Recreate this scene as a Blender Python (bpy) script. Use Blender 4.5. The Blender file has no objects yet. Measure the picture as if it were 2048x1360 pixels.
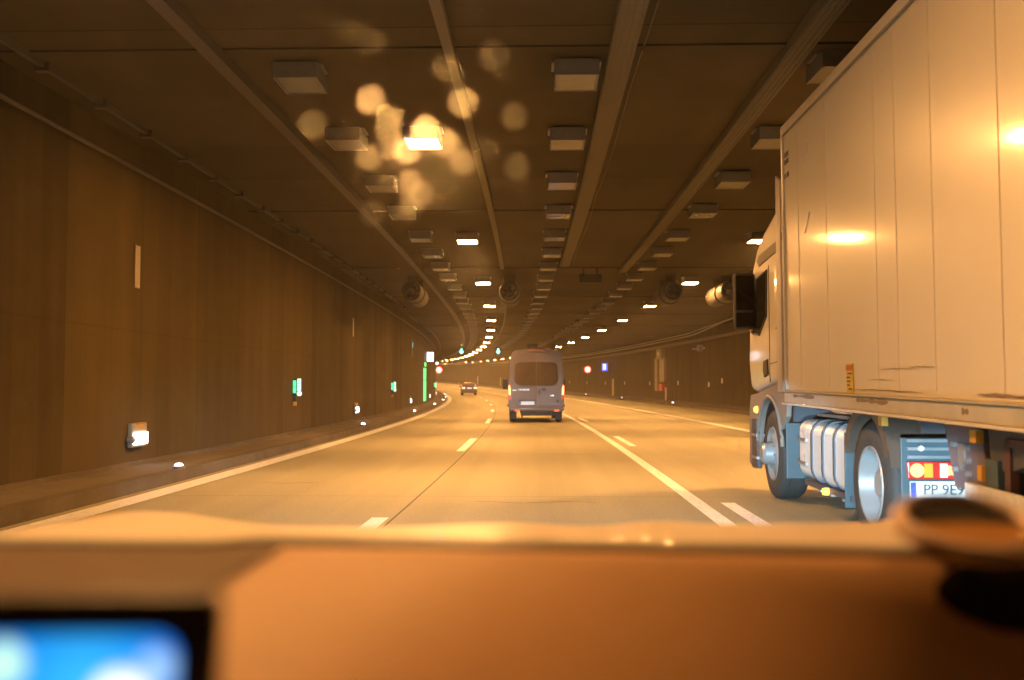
import bpy, bmesh, math, random
from mathutils import Matrix, Vector, Euler
random.seed(7)
R = math.radians
scene = bpy.context.scene
COL = scene.collection

# ------------------------------------------------------------------ camera, world, exposure
cam_d = bpy.data.cameras.new("camera")
cam = bpy.data.objects.new("camera", cam_d)
COL.objects.link(cam)
scene.camera = cam
cam.location = (0, 0, 1.30)
cam.rotation_euler = (R(90 + 2.588), 0, R(2.417))
cam_d.sensor_width = 36
cam_d.lens = 35.0
cam_d.clip_start = 0.05
cam_d.clip_end = 1500
cam_d.dof.use_dof = True
cam_d.dof.focus_distance = 14.0
cam_d.dof.aperture_fstop = 1.8
cam_d.dof.aperture_blades = 10
cam_d.dof.aperture_rotation = R(8)

world = bpy.data.worlds.new("World")
scene.world = world
world.use_nodes = True
wn = world.node_tree.nodes
sky = wn.new("ShaderNodeTexSky")
sky.sky_type = 'NISHITA'
sky.sun_disc = False
sky.sun_elevation = R(-4)
world.node_tree.links.new(sky.outputs[0], wn["Background"].inputs[0])
wn["Background"].inputs[1].default_value = 0.02      # night outside; the tunnel is closed in

vs = scene.view_settings
vs.view_transform = 'Standard'
vs.look = 'None'
vs.exposure = 0.0
vs.gamma = 1.0
cy = scene.cycles
cy.max_bounces = 7
cy.diffuse_bounces = 4
cy.glossy_bounces = 4
cy.transmission_bounces = 6
cy.transparent_max_bounces = 8
cy.sample_clamp_indirect = 4.0
cy.sample_clamp_direct = 0.0
cy.caustics_reflective = False
cy.caustics_refractive = False
cy.use_denoising = True

SODIUM = (1.0, 0.455, 0.125)
LAMP_POWER = 830.0

# ------------------------------------------------------------------ the tunnel's axis
K0, K1 = 0.001115, 6.9e-7
ZA, ZB, ZC = -0.003565, 3.887e-5, 1.52e-8
_axis = {}
def axis(s):
    """point and heading of the tunnel axis at arc length s"""
    key = round(s, 4)
    if key in _axis:
        return _axis[key]
    k1 = K1 if s > 0 else 0.0
    th = lambda u: K0 * u + k1 * u * u / 2
    n = 24
    x = y = 0.0
    h = s / n
    for i in range(n):
        t = th((i + .5) * h)
        x -= math.sin(t) * h
        y += math.cos(t) * h
    z = ZA * s + ZB * s * s + (ZC * s ** 3 if s > 0 else 0)
    _axis[key] = (x, y, z, th(s))
    return _axis[key]
def P(s, n, z=0.0):
    x, y, zz, t = axis(s)
    return Vector((x + n * math.cos(t), y + n * math.sin(t), zz + z))
def PM(s, n, z=0.0, yaw=0.0):
    """frame at the axis: X to the right, Y forward along the road, Z up"""
    sl = ZA + 2 * ZB * s
    return Matrix.Translation(P(s, n, z)) @ Matrix.Rotation(axis(s)[3] + yaw, 4, 'Z') @ Matrix.Rotation(math.atan(sl), 4, 'X')

# ------------------------------------------------------------------ mesh builder
class MB:
    def __init__(self):
        self.v = []; self.f = []; self.uv = []
    def quad(self, pts, uv=None):
        b = len(self.v)
        self.v += [Vector(p) for p in pts]
        self.f.append(tuple(range(b, b + len(pts))))
        self.uv.append(uv)
        return self
    def box(self, c, s, M=None):
        cx, cy_, cz = c; a, b_, d = s[0] / 2, s[1] / 2, s[2] / 2
        pts = [Vector((cx + i * a, cy_ + j * b_, cz + k * d)) for k in (-1, 1) for j in (-1, 1) for i in (-1, 1)]
        if M: pts = [M @ p for p in pts]
        b = len(self.v); self.v += pts
        for f in ((0, 2, 3, 1), (4, 5, 7, 6), (0, 1, 5, 4), (2, 6, 7, 3), (0, 4, 6, 2), (1, 3, 7, 5)):
            self.f.append(tuple(b + i for i in f)); self.uv.append(None)
        return self
    def prism(self, poly, a, b_, ax='x', M=None):
        """poly in the two other axes, extruded from a to b along ax"""
        def put(u, v, w):
            p = {'x': (w, u, v), 'y': (u, w, v), 'z': (u, v, w)}[ax]
            p = Vector(p)
            return M @ p if M else p
        n = len(poly); b = len(self.v)
        self.v += [put(u, v, a) for u, v in poly] + [put(u, v, b_) for u, v in poly]
        self.f.append(tuple(b + i for i in range(n))); self.uv.append(None)
        self.f.append(tuple(b + n + i for i in reversed(range(n)))); self.uv.append(None)
        for i in range(n):
            j = (i + 1) % n
            self.f.append((b + i, b + n + i, b + n + j, b + j)); self.uv.append(None)
        return self
    def lathe(self, prof, M, seg=24, closed=False):
        """prof: (r, t) ; axis = local X of M"""
        b = len(self.v); m = len(prof)
        for i in range(seg):
            a = 2 * math.pi * i / seg
            for r, t in prof:
                self.v.append(M @ Vector((t, r * math.cos(a), r * math.sin(a))))
        for i in range(seg):
            j = (i + 1) % seg
            rng = m if closed else m - 1
            for k in range(rng):
                l = (k + 1) % m
                self.f.append((b + i * m + k, b + j * m + k, b + j * m + l, b + i * m + l)); self.uv.append(None)
        return self
    def tube(self, pts, r, seg=8, cap=True):
        pts = [Vector(p) for p in pts]; b = len(self.v)
        for i, p in enumerate(pts):
            t = (pts[min(i + 1, len(pts) - 1)] - pts[max(i - 1, 0)]).normalized()
            up = Vector((0, 0, 1)) if abs(t.z) < .9 else Vector((1, 0, 0))
            x = t.cross(up).normalized(); y = x.cross(t)
            for k in range(seg):
                a = 2 * math.pi * k / seg
                self.v.append(p + x * r * math.cos(a) + y * r * math.sin(a))
        for i in range(len(pts) - 1):
            for k in range(seg):
                l = (k + 1) % seg
                self.f.append((b + i * seg + k, b + i * seg + l, b + (i + 1) * seg + l, b + (i + 1) * seg + k)); self.uv.append(None)
        if cap:
            self.f.append(tuple(b + k for k in reversed(range(seg)))); self.uv.append(None)
            e = b + (len(pts) - 1) * seg
            self.f.append(tuple(e + k for k in range(seg))); self.uv.append(None)
        return self
    def grid(self, rows):
        """rows of points -> quads"""
        b = len(self.v); m = len(rows[0])
        for r in rows: self.v += [Vector(p) for p in r]
        for i in range(len(rows) - 1):
            for k in range(m - 1):
                self.f.append((b + i * m + k, b + i * m + k + 1, b + (i + 1) * m + k + 1, b + (i + 1) * m + k)); self.uv.append(None)
        return self
    def strip(self, prof, s0, s1, ds=4.0, closed=False):
        """sweep a profile of (n, z) along the tunnel with UV = (s, length along the profile)"""
        n = max(1, int(math.ceil((s1 - s0) / ds)))
        ss = [s0 + (s1 - s0) * i / n for i in range(n + 1)]
        pr = prof + [prof[0]] if closed else prof
        ts = [0.0]
        for a, c in zip(pr, pr[1:]): ts.append(ts[-1] + math.hypot(a[0] - c[0], a[1] - c[1]))
        b = len(self.v); m = len(pr)
        for s in ss:
            for nn, z in pr: self.v.append(P(s, nn, z))
        for i in range(n):
            for k in range(m - 1):
                self.f.append((b + i * m + k, b + i * m + k + 1, b + (i + 1) * m + k + 1, b + (i + 1) * m + k))
                self.uv.append([(ss[i], ts[k]), (ss[i], ts[k + 1]), (ss[i + 1], ts[k + 1]), (ss[i + 1], ts[k])])
        if closed:
            for e, rev in ((0, True), (n, False)):
                idx = [b + e * m + k for k in range(m - 1)]
                self.f.append(tuple(reversed(idx)) if rev else tuple(idx)); self.uv.append(None)
        return self
    def build(self, name, mat, parent=None, rel=None, smooth=False, bevel=0, seg=2, M=None, fix=True, angle=35):
        me = bpy.data.meshes.new(name)
        rel = rel or Vector((0, 0, 0))
        me.from_pydata([v - rel for v in self.v], [], self.f)
        if any(u for u in self.uv):
            l = me.uv_layers.new(name="UVMap"); i = 0
            for f, u in zip(self.f, self.uv):
                for k in range(len(f)):
                    l.data[i].uv = u[k] if u else (0, 0)
                    i += 1
        if fix or bevel:
            bm = bmesh.new(); bm.from_mesh(me)
            bmesh.ops.remove_doubles(bm, verts=bm.verts, dist=1e-5)
            if fix: bmesh.ops.recalc_face_normals(bm, faces=bm.faces)
            if bevel:
                ed = [e for e in bm.edges if len(e.link_faces) == 2 and e.calc_face_angle(0) > R(angle)]
                bmesh.ops.bevel(bm, geom=ed, offset=bevel, segments=seg, profile=.5, affect='EDGES', clamp_overlap=True)
            bm.to_mesh(me); bm.free()
        if smooth or bevel:
            for p in me.polygons: p.use_smooth = True
            me.set_sharp_from_angle(angle=R(40))
        me.materials.append(mat)
        o = bpy.data.objects.new(name, me)
        COL.objects.link(o)
        if bevel:                       # flat faces keep their own normal, only the rounded edges turn
            wn_ = o.modifiers.new('weighted_normals', 'WEIGHTED_NORMAL'); wn_.keep_sharp = True
        if M: o.matrix_world = M
        if parent: o.parent = parent
        return o

def tag(o, label=None, cat=None, group=None, kind=None):
    if label: o['label'] = label
    if cat: o['category'] = cat
    if group: o['group'] = group
    if kind: o['kind'] = kind
    return o
def thing(name, label, cat, M=None, group=None):
    o = bpy.data.objects.new(name, None)
    o.empty_display_size = .2
    COL.objects.link(o)
    if M: o.matrix_world = M
    return tag(o, label, cat, group)
def dup(o, M, label, group=None):
    """copy of a thing with its parts and sub-parts"""
    r = o.copy(); COL.objects.link(r); r.matrix_world = M; r['label'] = label
    if group: r['group'] = group
    for ch in list(o.children):
        c = ch.copy(); COL.objects.link(c); c.parent = r
        for g in list(ch.children):
            d = g.copy(); COL.objects.link(d); d.parent = c
    return r
ORD = "first second third fourth fifth sixth seventh eighth ninth tenth eleventh twelfth thirteenth fourteenth fifteenth sixteenth seventeenth eighteenth nineteenth twentieth".split()

# ------------------------------------------------------------------ materials
def newmat(name):
    m = bpy.data.materials.new(name); m.use_nodes = True
    return m, m.node_tree.nodes, m.node_tree.links, m.node_tree.nodes["Principled BSDF"]
def pbr(name, col, rough=.5, metal=0.0, var=.12, scale=6.0, bump=0.0, coat=0.0, spec=None, coords='Object'):
    """principled material with a little noise in colour, roughness and relief"""
    m, n, l, b = newmat(name)
    b.inputs["Metallic"].default_value = metal
    b.inputs["Coat Weight"].default_value = coat
    b.inputs["Coat Roughness"].default_value = .06
    if spec is not None: b.inputs["Specular IOR Level"].default_value = spec
    tc = n.new("ShaderNodeTexCoord"); nz = n.new("ShaderNodeTexNoise")
    nz.inputs["Scale"].default_value = scale; nz.inputs["Detail"].default_value = 6
    l.new(tc.outputs[coords], nz.inputs["Vector"])
    cr = n.new("ShaderNodeMix"); cr.data_type = 'RGBA'
    cr.inputs[6].default_value = (*[max(0, c * (1 - var)) for c in col], 1)
    cr.inputs[7].default_value = (*[min(1, c * (1 + var)) for c in col], 1)
    l.new(nz.outputs[0], cr.inputs[0]); l.new(cr.outputs[2], b.inputs["Base Color"])
    mr = n.new("ShaderNodeMapRange"); mr.inputs[3].default_value = max(.02, rough * .85); mr.inputs[4].default_value = min(1, rough * 1.15)
    l.new(nz.outputs[0], mr.inputs[0]); l.new(mr.outputs[0], b.inputs["Roughness"])
    if bump:
        bp = n.new("ShaderNodeBump"); bp.inputs["Strength"].default_value = bump; bp.inputs["Distance"].default_value = .02
        l.new(nz.outputs[0], bp.inputs["Height"]); l.new(bp.outputs[0], b.inputs["Normal"])
    return m
def glow(name, col, strength):
    m, n, l, b = newmat(name)
    b.inputs["Base Color"].default_value = (*[c * .5 for c in col], 1)
    b.inputs["Emission Color"].default_value = (*col, 1)
    b.inputs["Emission Strength"].default_value = strength
    return m
def math_node(n, l, op, a, b_=None, c=None):
    x = n.new("ShaderNodeMath"); x.operation = op
    for i, v in enumerate((a, b_, c)):
        if v is None: continue
        if isinstance(v, (int, float)): x.inputs[i].default_value = v
        else: l.new(v, x.inputs[i])
    return x.outputs[0]
def mixcol(n, l, fac, a, b_, mode='MIX'):
    x = n.new("ShaderNodeMix"); x.data_type = 'RGBA'; x.blend_type = mode
    if isinstance(fac, (int, float)): x.inputs[0].default_value = fac
    else: l.new(fac, x.inputs[0])
    for i, v in ((6, a), (7, b_)):
        if isinstance(v, tuple): x.inputs[i].default_value = (*v, 1)
        else: l.new(v, x.inputs[i])
    return x.outputs[2]
def uv_noise(n, l, su, sv, scale=1.0, detail=5, rough=.6):
    tc = n.new("ShaderNodeTexCoord"); mp = n.new("ShaderNodeMapping")
    mp.inputs["Scale"].default_value = (su, sv, 1)
    l.new(tc.outputs["UV"], mp.inputs["Vector"])
    nz = n.new("ShaderNodeTexNoise"); nz.inputs["Scale"].default_value = scale
    nz.inputs["Detail"].default_value = detail; nz.inputs["Roughness"].default_value = rough
    l.new(mp.outputs[0], nz.inputs["Vector"])
    return nz.outputs[0]
def ramp(n, l, v, lo, hi):
    x = n.new("ShaderNodeMapRange"); x.inputs[1].default_value = lo; x.inputs[2].default_value = hi
    l.new(v, x.inputs[0]); return x.outputs[0]
def joints(n, l, axis_i, period, width):
    """1 in a thin joint every `period` metres along a UV axis"""
    tc = n.new("ShaderNodeTexCoord"); sp = n.new("ShaderNodeSeparateXYZ")
    l.new(tc.outputs["UV"], sp.inputs[0])
    fr = math_node(n, l, 'FRACT', math_node(n, l, 'DIVIDE', sp.outputs[axis_i], period))
    return math_node(n, l, 'LESS_THAN', fr, width / period)
def concrete(name, dark, light, streak=(1.3, .10), board=4.5, jperiod=2.5, painted_foot_light=False):
    m, n, l, b = newmat(name)
    st = ramp(n, l, uv_noise(n, l, streak[0], streak[1], 1.0, 3, .5), .32, .68)
    bl = ramp(n, l, uv_noise(n, l, .5, .6, 1.0, 7, .68), .32, .68)
    fine = ramp(n, l, uv_noise(n, l, board, .25, 1.0, 3, .5), .3, .7)
    grain = uv_noise(n, l, 30, 30, 1.0, 4, .6)
    f = math_node(n, l, 'ADD', math_node(n, l, 'MULTIPLY', st, .42), math_node(n, l, 'MULTIPLY', bl, .42))
    f = math_node(n, l, 'ADD', f, math_node(n, l, 'MULTIPLY', fine, .16))
    c = mixcol(n, l, f, dark, light)
    c = mixcol(n, l, .35, c, mixcol(n, l, grain, (.25, .25, .25), (1, 1, 1)), 'MULTIPLY')
    if jperiod:
        j = math_node(n, l, 'MULTIPLY', joints(n, l, 0, jperiod, .035), .65)
        c = mixcol(n, l, j, c, tuple(x * .25 for x in dark))
        if painted_foot_light:                                            # paler wall foot: headlight glow painted into the colour
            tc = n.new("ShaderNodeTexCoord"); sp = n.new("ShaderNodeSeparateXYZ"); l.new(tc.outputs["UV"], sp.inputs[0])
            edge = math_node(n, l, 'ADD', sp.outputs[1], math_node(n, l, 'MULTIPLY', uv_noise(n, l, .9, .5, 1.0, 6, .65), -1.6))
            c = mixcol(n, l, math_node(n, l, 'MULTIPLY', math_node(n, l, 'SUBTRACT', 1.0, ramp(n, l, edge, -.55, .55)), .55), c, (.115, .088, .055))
            pn = n.new("ShaderNodeTexWhiteNoise"); pn.noise_dimensions = '1D'
            l.new(math_node(n, l, 'FLOOR', math_node(n, l, 'DIVIDE', sp.outputs[0], jperiod)), pn.inputs["W"])
            c = mixcol(n, l, math_node(n, l, 'MULTIPLY', pn.outputs["Value"], .35), c, tuple(x * 1.15 for x in light))
            hj = math_node(n, l, 'MULTIPLY', math_node(n, l, 'LESS_THAN', math_node(n, l, 'ABSOLUTE', math_node(n, l, 'SUBTRACT', sp.outputs[1], 2.15)), .012), .2)
            c = mixcol(n, l, hj, c, tuple(x * .4 for x in dark))
        # every so often a whole formwork board came out darker
        tc = n.new("ShaderNodeTexCoord"); sp = n.new("ShaderNodeSeparateXYZ"); l.new(tc.outputs["UV"], sp.inputs[0])
        wn_ = n.new("ShaderNodeTexWhiteNoise"); wn_.noise_dimensions = '1D'
        l.new(math_node(n, l, 'FLOOR', math_node(n, l, 'DIVIDE', sp.outputs[0], jperiod / 4)), wn_.inputs["W"])
        c = mixcol(n, l, math_node(n, l, 'MULTIPLY', ramp(n, l, wn_.outputs["Value"], .62, 1.0), .40), c, tuple(x * .45 for x in dark))
    l.new(c, b.inputs["Base Color"])
    b.inputs["Roughness"].default_value = .85; b.inputs["Specular IOR Level"].default_value = .12
    bp = n.new("ShaderNodeBump"); bp.inputs["Strength"].default_value = .25; bp.inputs["Distance"].default_value = .02
    l.new(fine, bp.inputs["Height"]); l.new(bp.outputs[0], b.inputs["Normal"])
    return m
def road_mat():
    m, n, l, b = newmat("asphalt")
    tracks = ramp(n, l, uv_noise(n, l, .012, 1.1, 1.0, 4, .5), .3, .7)
    blot = ramp(n, l, uv_noise(n, l, .12, .5, 1.0, 6, .65), .3, .7)
    grain = uv_noise(n, l, 25, 40, 1.0, 6, .7)
    f = math_node(n, l, 'ADD', math_node(n, l, 'MULTIPLY', tracks, .6), math_node(n, l, 'MULTIPLY', blot, .4))
    c = mixcol(n, l, f, (.225, .212, .140), (.375, .356, .240))
    c = mixcol(n, l, .6, c, mixcol(n, l, grain, (.1, .1, .1), (.9, .9, .9)), 'OVERLAY')
    pt = ramp(n, l, uv_noise(n, l, .055, .28, 1.0, 3, .4), .58, .60)
    c = mixcol(n, l, math_node(n, l, 'MULTIPLY', pt, .13), c, (.12, .105, .08))
    j = math_node(n, l, 'MULTIPLY', joints(n, l, 0, 12.0, .03), .4)
    c = mixcol(n, l, j, c, (.05, .045, .04))
    l.new(c, b.inputs["Base Color"])
    mr = n.new("ShaderNodeMapRange"); mr.inputs[3].default_value = .6; mr.inputs[4].default_value = .85
    l.new(blot, mr.inputs[0]); l.new(mr.outputs[0], b.inputs["Roughness"])
    bp = n.new("ShaderNodeBump"); bp.inputs["Strength"].default_value = .35; bp.inputs["Distance"].default_value = .01
    l.new(grain, bp.inputs["Height"]); l.new(bp.outputs[0], b.inputs["Normal"])
    return m
def paint_mat(name, col):
    m, n, l, b = newmat(name)
    w = ramp(n, l, uv_noise(n, l, 5, 14, 1.0, 6, .7), .25, .5)
    c = mixcol(n, l, w, tuple(x * .62 for x in col), col)
    l.new(c, b.inputs["Base Color"]); b.inputs["Roughness"].default_value = .5
    return m

M_wall = concrete("board_marked_concrete", (.026, .018, .0055), (.092, .065, .022), board=3.0, painted_foot_light=True)
M_ceil = concrete("ceiling_concrete", (.042, .034, .019), (.088, .070, .043), streak=(.25, .8), board=.25, jperiod=10.0)
M_road = road_mat()
M_walk = concrete("walkway_concrete", (.13, .110, .080), (.23, .195, .145), streak=(.5, 1.5), board=1.2, jperiod=0)
M_kerb = concrete("kerb_stone", (.09, .075, .055), (.20, .168, .125), streak=(.8, 2.0), board=2.0, jperiod=0)
M_paint = paint_mat("white_road_paint", (.84, .87, .93))
M_seam = pbr("bitumen_seam", (.05, .045, .04), .6)
M_beam = pbr("beam_concrete", (.13, .11, .075), .7, var=.25, scale=3, bump=.1)
M_tray = pbr("dark_cable_tray", (.07, .06, .05), .6, metal=.3, var=.3)
M_steel = pbr("galvanised_steel", (.42, .42, .42), .4, metal=.8, var=.2, scale=9)
M_lampbody = pbr("lamp_housing_grey", (.17, .17, .19), .5, var=.18, scale=9)
M_lampglass = pbr("unlit_lamp_glass", (.33, .31, .25), .22, var=.12, scale=10, coat=.5)
M_lit = glow("lit_sodium_lens", SODIUM, LAMP_POWER)
M_black = pbr("black_plastic", (.018, .018, .02), .5, var=.3, scale=20)
M_rubber = pbr("tyre_rubber", (.035, .034, .033), .75, var=.3, scale=14, bump=.15)
M_fan = pbr("fan_casing_steel", (.045, .042, .038), .6, metal=.1, var=.25, spec=.25)
M_white = pbr("white_lacquer", (.78, .77, .75), .28, var=.03, scale=3, coat=.5)
M_em_white = glow("cool_white_light", (.88, .92, 1.0), 9)
M_em_dot = glow("cool_marker_light", (.95, .93, 1.0), 14)
M_em_green = glow("green_exit_light", (.08, 1.0, .38), 1.6)
M_em_pale = glow("pale_green_light", (.62, 1.0, .72), 1.5)
M_em_led = glow("green_led_strip", (.10, 1.0, .22), 2.4)
M_em_cyan = glow("cyan_arrow_light", (.12, 1.0, .85), 9)
M_em_red = glow("red_light", (1.0, .10, .05), 2.2)
M_em_blue = glow("blue_sign_light", (.10, .14, 1.0), 2.2)
M_em_signwhite = glow("white_sign_light", (1.0, .92, .78), 2.6)
M_em_amber = glow("amber_light", (1.0, .42, .05), 4.0)
M_reflector = pbr("pale_reflector", (.75, .68, .52), .4)
M_panel = pbr("pale_wall_panel", (.25, .20, .12), .5, var=.1)
M_orange = pbr("orange_plastic", (.55, .27, .03), .45)
M_grey = pbr("grey_plastic", (.10, .095, .09), .5, var=.15)

# ------------------------------------------------------------------ tunnel shell
S0, S1 = -70.0, 335.0
NL, NR, ZT = -6.15, 12.0, 5.0           # left wall, right wall, ceiling
NK_L, NK_R = -5.10, 10.1                # kerb edges
tag(MB().strip([(NK_L, 0), (NK_R, 0)], S0, S1).build("road", M_road, fix=False), kind='structure')
def walkway(name, a, b):
    tag(MB().strip([(a, .15), (b, .15)], S0, S1).build(name, M_walk, fix=False), kind='structure')
walkway("walkway_left", NL, NK_L - .18); walkway("walkway_right", NK_R + .18, NR)
for nm, a, b in (("kerb_left", NK_L - .18, NK_L), ("kerb_right", NK_R, NK_R + .18)):
    tag(MB().strip([(a, -.02), (a, .165), (b, .165), (b, -.02)], S0, S1).build(nm, M_kerb), kind='structure')
def line(name, n, w, a, b, z=.006):
    return tag(MB().strip([(n - w / 2, z), (n + w / 2, z)], a, b, 3).build(name, M_paint, fix=False), kind='structure')
line("edge_line_left", -4.80, .32, -20, 300)
line("edge_line_right", 6.30, .30, -20, 330)
line("lane_line_solid", 1.69, .17, -12, 300)
mb = MB()
for k in range(-1, 20): mb.strip([(-1.77, .006), (-1.60, .006)], 5.0 + 15.4 * k, 10.0 + 15.4 * k, 2)
tag(mb.build("lane_line_dashed", M_paint, fix=False), kind='structure')
mb = MB()
for k in range(-1, 20): mb.strip([(1.95, .006), (2.11, .006)], 7.0 + 15.2 * k, 11.4 + 15.2 * k, 2)
tag(mb.build("ramp_line_dashed", M_paint, fix=False), kind='structure')
tag(MB().strip([(-1.56, .004), (-1.535, .004)], -10, 200, 3).build("road_seam", M_seam, fix=False), kind='structure')

mb = MB()
for s_a, n_a, n_b in ((11.4, -.9, .6), (13.6, -3.9, -3.1), (19.5, -1.0, 1.2), (27.0, -4.3, -2.2), (33.0, 2.4, 5.2), (46.0, -1.2, 1.4)):
    rr = []
    for i in range(13):
        q = n_a + (n_b - n_a) * i / 12; so = s_a + random.uniform(-.05, .05) + .05 * math.sin(i * .9); w = .018 * random.uniform(.5, 1.3) * (1 if 0 < i < 12 else .2)
        rr.append([P(so - w, q, .0045), P(so + w, q, .0045)])
    mb.grid(rr)
tag(mb.build("road_crack", M_seam, fix=False), kind='structure')
def wall(name, n, label):
    sgn = -1 if n < 0 else 1
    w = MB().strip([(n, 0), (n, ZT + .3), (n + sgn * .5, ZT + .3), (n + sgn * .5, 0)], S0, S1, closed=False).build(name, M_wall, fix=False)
    tag(w, label, "wall")
    MB().strip([(n, .15), (n - sgn * .07, .15), (n - sgn * .07, .21), (n, .21)], S0, S1).build("base_ledge", M_kerb, parent=w)
    return w
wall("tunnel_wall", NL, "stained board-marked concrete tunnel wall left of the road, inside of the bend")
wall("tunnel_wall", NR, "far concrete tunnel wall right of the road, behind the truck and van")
ceil = MB().strip([(NL - .2, ZT), (NR + .2, ZT)], S0, S1).build("tunnel_ceiling", M_ceil, fix=False)
tag(ceil, "dark flat concrete ceiling of the tunnel above the whole road", "ceiling")
mb = MB()
for k in range(-3, 32):
    mb.strip([(NL, ZT - .001), (NL, ZT - .022), (NR, ZT - .022), (NR, ZT - .001)], 10.6 + 10 * k, 10.75 + 10 * k, 1, closed=True)
jt = mb.build("joint_rib", M_ceil, parent=ceil, fix=False)

def ceiling_beam(name, label, n, w, h, a, b, mat=M_beam, grooves=0):
    m = MB().strip([(n - w / 2, ZT - .002), (n - w / 2, ZT - h), (n + w / 2, ZT - h), (n + w / 2, ZT - .002)], a, b, 3, closed=True)
    for i in range(grooves):
        q = n - w / 2 + w * (i + .5) / grooves
        m.strip([(q - .012, ZT - h), (q - .012, ZT - h - .014), (q + .012, ZT - h - .014), (q + .012, ZT - h)], a, b, 3, closed=True)
    return tag(m.build(name, mat), label, "cable duct" if 'duct' in name else "beam", "ducts running along the ceiling")
ceiling_beam("cable_duct", "wide ribbed pale cable duct along the ceiling right of the middle lamp boxes", .80, .27, .12, -20, 29.5, grooves=4)
ceiling_beam("cable_duct", "pale ribbed cable duct along the ceiling beside the right lamp boxes, nearer the truck", 2.68, .24, .12, -20, 31, grooves=4)
ceiling_beam("cable_duct", "narrow pale cable duct along the ceiling ending at the middle jet fan", -1.06, .11, .10, -20, 30.3)
ceiling_beam("cable_duct", "dark narrow cable tray along the ceiling left of the left lamp boxes", -3.62, .16, .14, -20, 150, M_tray)
ceiling_beam("cable_duct", "dark clamp-studded cable tray along the ceiling above the left wall", -5.72, .07, .07, -20, 200, M_tray)
def clamp_row(parent_name, n, a, b, step):
    par = [o for o in COL.objects if o.name.startswith("cable_duct") and o.get('label', '').startswith(parent_name)][0]
    k = a
    c = 0
    while k < b and c < 60:
        MB().box((0, 0, 0), (.17, .10, .10), PM(k, n, ZT - .06)).build("clamp", M_tray, parent=par)
        k += step; c += 1
clamp_row("dark clamp-studded", -5.72, 2, 62, 1.5)
def sag(a, b, n0, z0, n1, z1, k=40): return [P(a + (b - a) * i / k, n0 + (n1 - n0) * i / k, z0 + (z1 - z0) * i / k) for i in range(k + 1)]
tag(MB().tube([P(s, .80 + .24 + .015 * math.sin(s * .9), ZT - .012) for s in range(2, 31)], .009, 6).build("cable", M_beam), "thin loose pale cable along the ceiling beside the wide ribbed duct", "cable")
tag(MB().tube([P(s, -1.05 if s < 36 else -1.05 + 0, ZT - .04) for s in range(33, 92, 2)], .04, 8).build("conduit", M_beam, smooth=True), "thin pale conduit curving along the ceiling beyond the middle jet fan", "conduit")
tag(MB().tube([P(s, -6.03, 4.52) for s in range(-12, 140, 2)], .030, 8).build("conduit", M_tray, smooth=True), "thin dark conduit running along the top of the left wall", "conduit")
tag(MB().tube([P(s, 11.82, 4.28) for s in range(30, 330, 3)], .11, 10).build("conduit", M_beam, smooth=True), "thick pale pipe running along the top of the right wall", "conduit")
def upper(n, z, ): return [P(s, n - max(0, (66 - s)) * .05, min(ZT - .07, z + max(0, (66 - s)) * .022)) for s in range(46, 330, 3)]
tag(MB().tube(upper(11.75, 4.68), .05, 8).build("conduit", M_steel, smooth=True), "shiny conduit above the thick pipe on the right wall, lower of two", "conduit")
tag(MB().tube(upper(11.72, 4.86), .04, 8).build("conduit", M_steel, smooth=True), "shiny conduit above the thick pipe on the right wall, upper of two", "conduit")

# ------------------------------------------------------------------ lamps
LW, LL, LH = .50, .64, .17
def lamp_proto(name, label, cat, lit, M, group):
    t = thing(name, label, cat, M, group)
    MB().prism([(-LW / 2, -LH), (LW / 2, -LH), (LW / 2, 0), (-LW / 2, 0)], -LL / 2, LL / 2, 'y').build("housing", M_lampbody, t, bevel=.012)
    e = .035
    if lit:
        MB().box((0, 0, -LH - .006), (LW - 2 * e, LL - 2 * e, .010)).build("lens", M_lit, t)
    else:
        MB().box((0, 0, -LH - .006), (LW - 2 * e, LL - 2 * e, .010)).build("lens", M_lampglass, t)
    fr = MB()
    for a, b, c, d in ((-LW / 2 + .016, 0, .026, LL), (LW / 2 - .016, 0, .026, LL), (0, -LL / 2 + .016, LW - .07, .026), (0, LL / 2 - .016, LW - .07, .026)):
        fr.box((a, b, -LH - .006), (c, d, .018))
    fr.build("lens_frame", M_lampbody, t)
    br = MB()
    br.box((0, 0, .012), (LW + .06, .34, .024))
    br.build("mounting_bracket", M_steel, t)
    return t
ZL = ZT - .026
def row(name, base, cat, lit, n, s_first, step, count, group, where, k0=0):
    proto = None
    for k in range(count):
        s = s_first + step * k
        ds = 0 if lit else random.uniform(-.15, .15)
        kk = k + k0
        if kk < 0: lab = f"{base} overhead before the first visible one of {where}"
        elif kk < 14: lab = f"{base}, {ORD[kk]} from the camera in {where}"
        else: lab = f"distant {base} past the fourteenth in {where}"
        M = PM(s + ds, n + (0 if lit else random.uniform(-.02, .02)), ZL, 0 if lit else R(random.uniform(-1.2, 1.2)))
        if proto is None: proto = lamp_proto(name, lab, cat, lit, M, group)
        else: dup(proto, M, lab)
row("tunnel_lamp", "glowing orange lamp", "lamp", True, -1.756, 14.09 - 9.67, 9.67, 33, "lit lamps of the left row", "the left lit row", -1)
row("tunnel_lamp", "glowing orange lamp", "lamp", True, 5.22, 14.09, 9.67, 32, "lit lamps of the right row", "the right lit row")
row("unlit_lamp", "unlit grey lamp box", "lamp", False, -2.86, 8.1, 3.05, 30, "unlit lamps of the left row", "the left unlit row")
row("unlit_lamp", "unlit grey lamp box", "lamp", False, .33, 8.1, 3.05, 30, "unlit lamps of the middle row", "the middle unlit row")
row("unlit_lamp", "unlit grey lamp box", "lamp", False, 3.24, 8.1, 3.05, 30, "unlit lamps of the right row", "the right unlit row")

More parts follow.
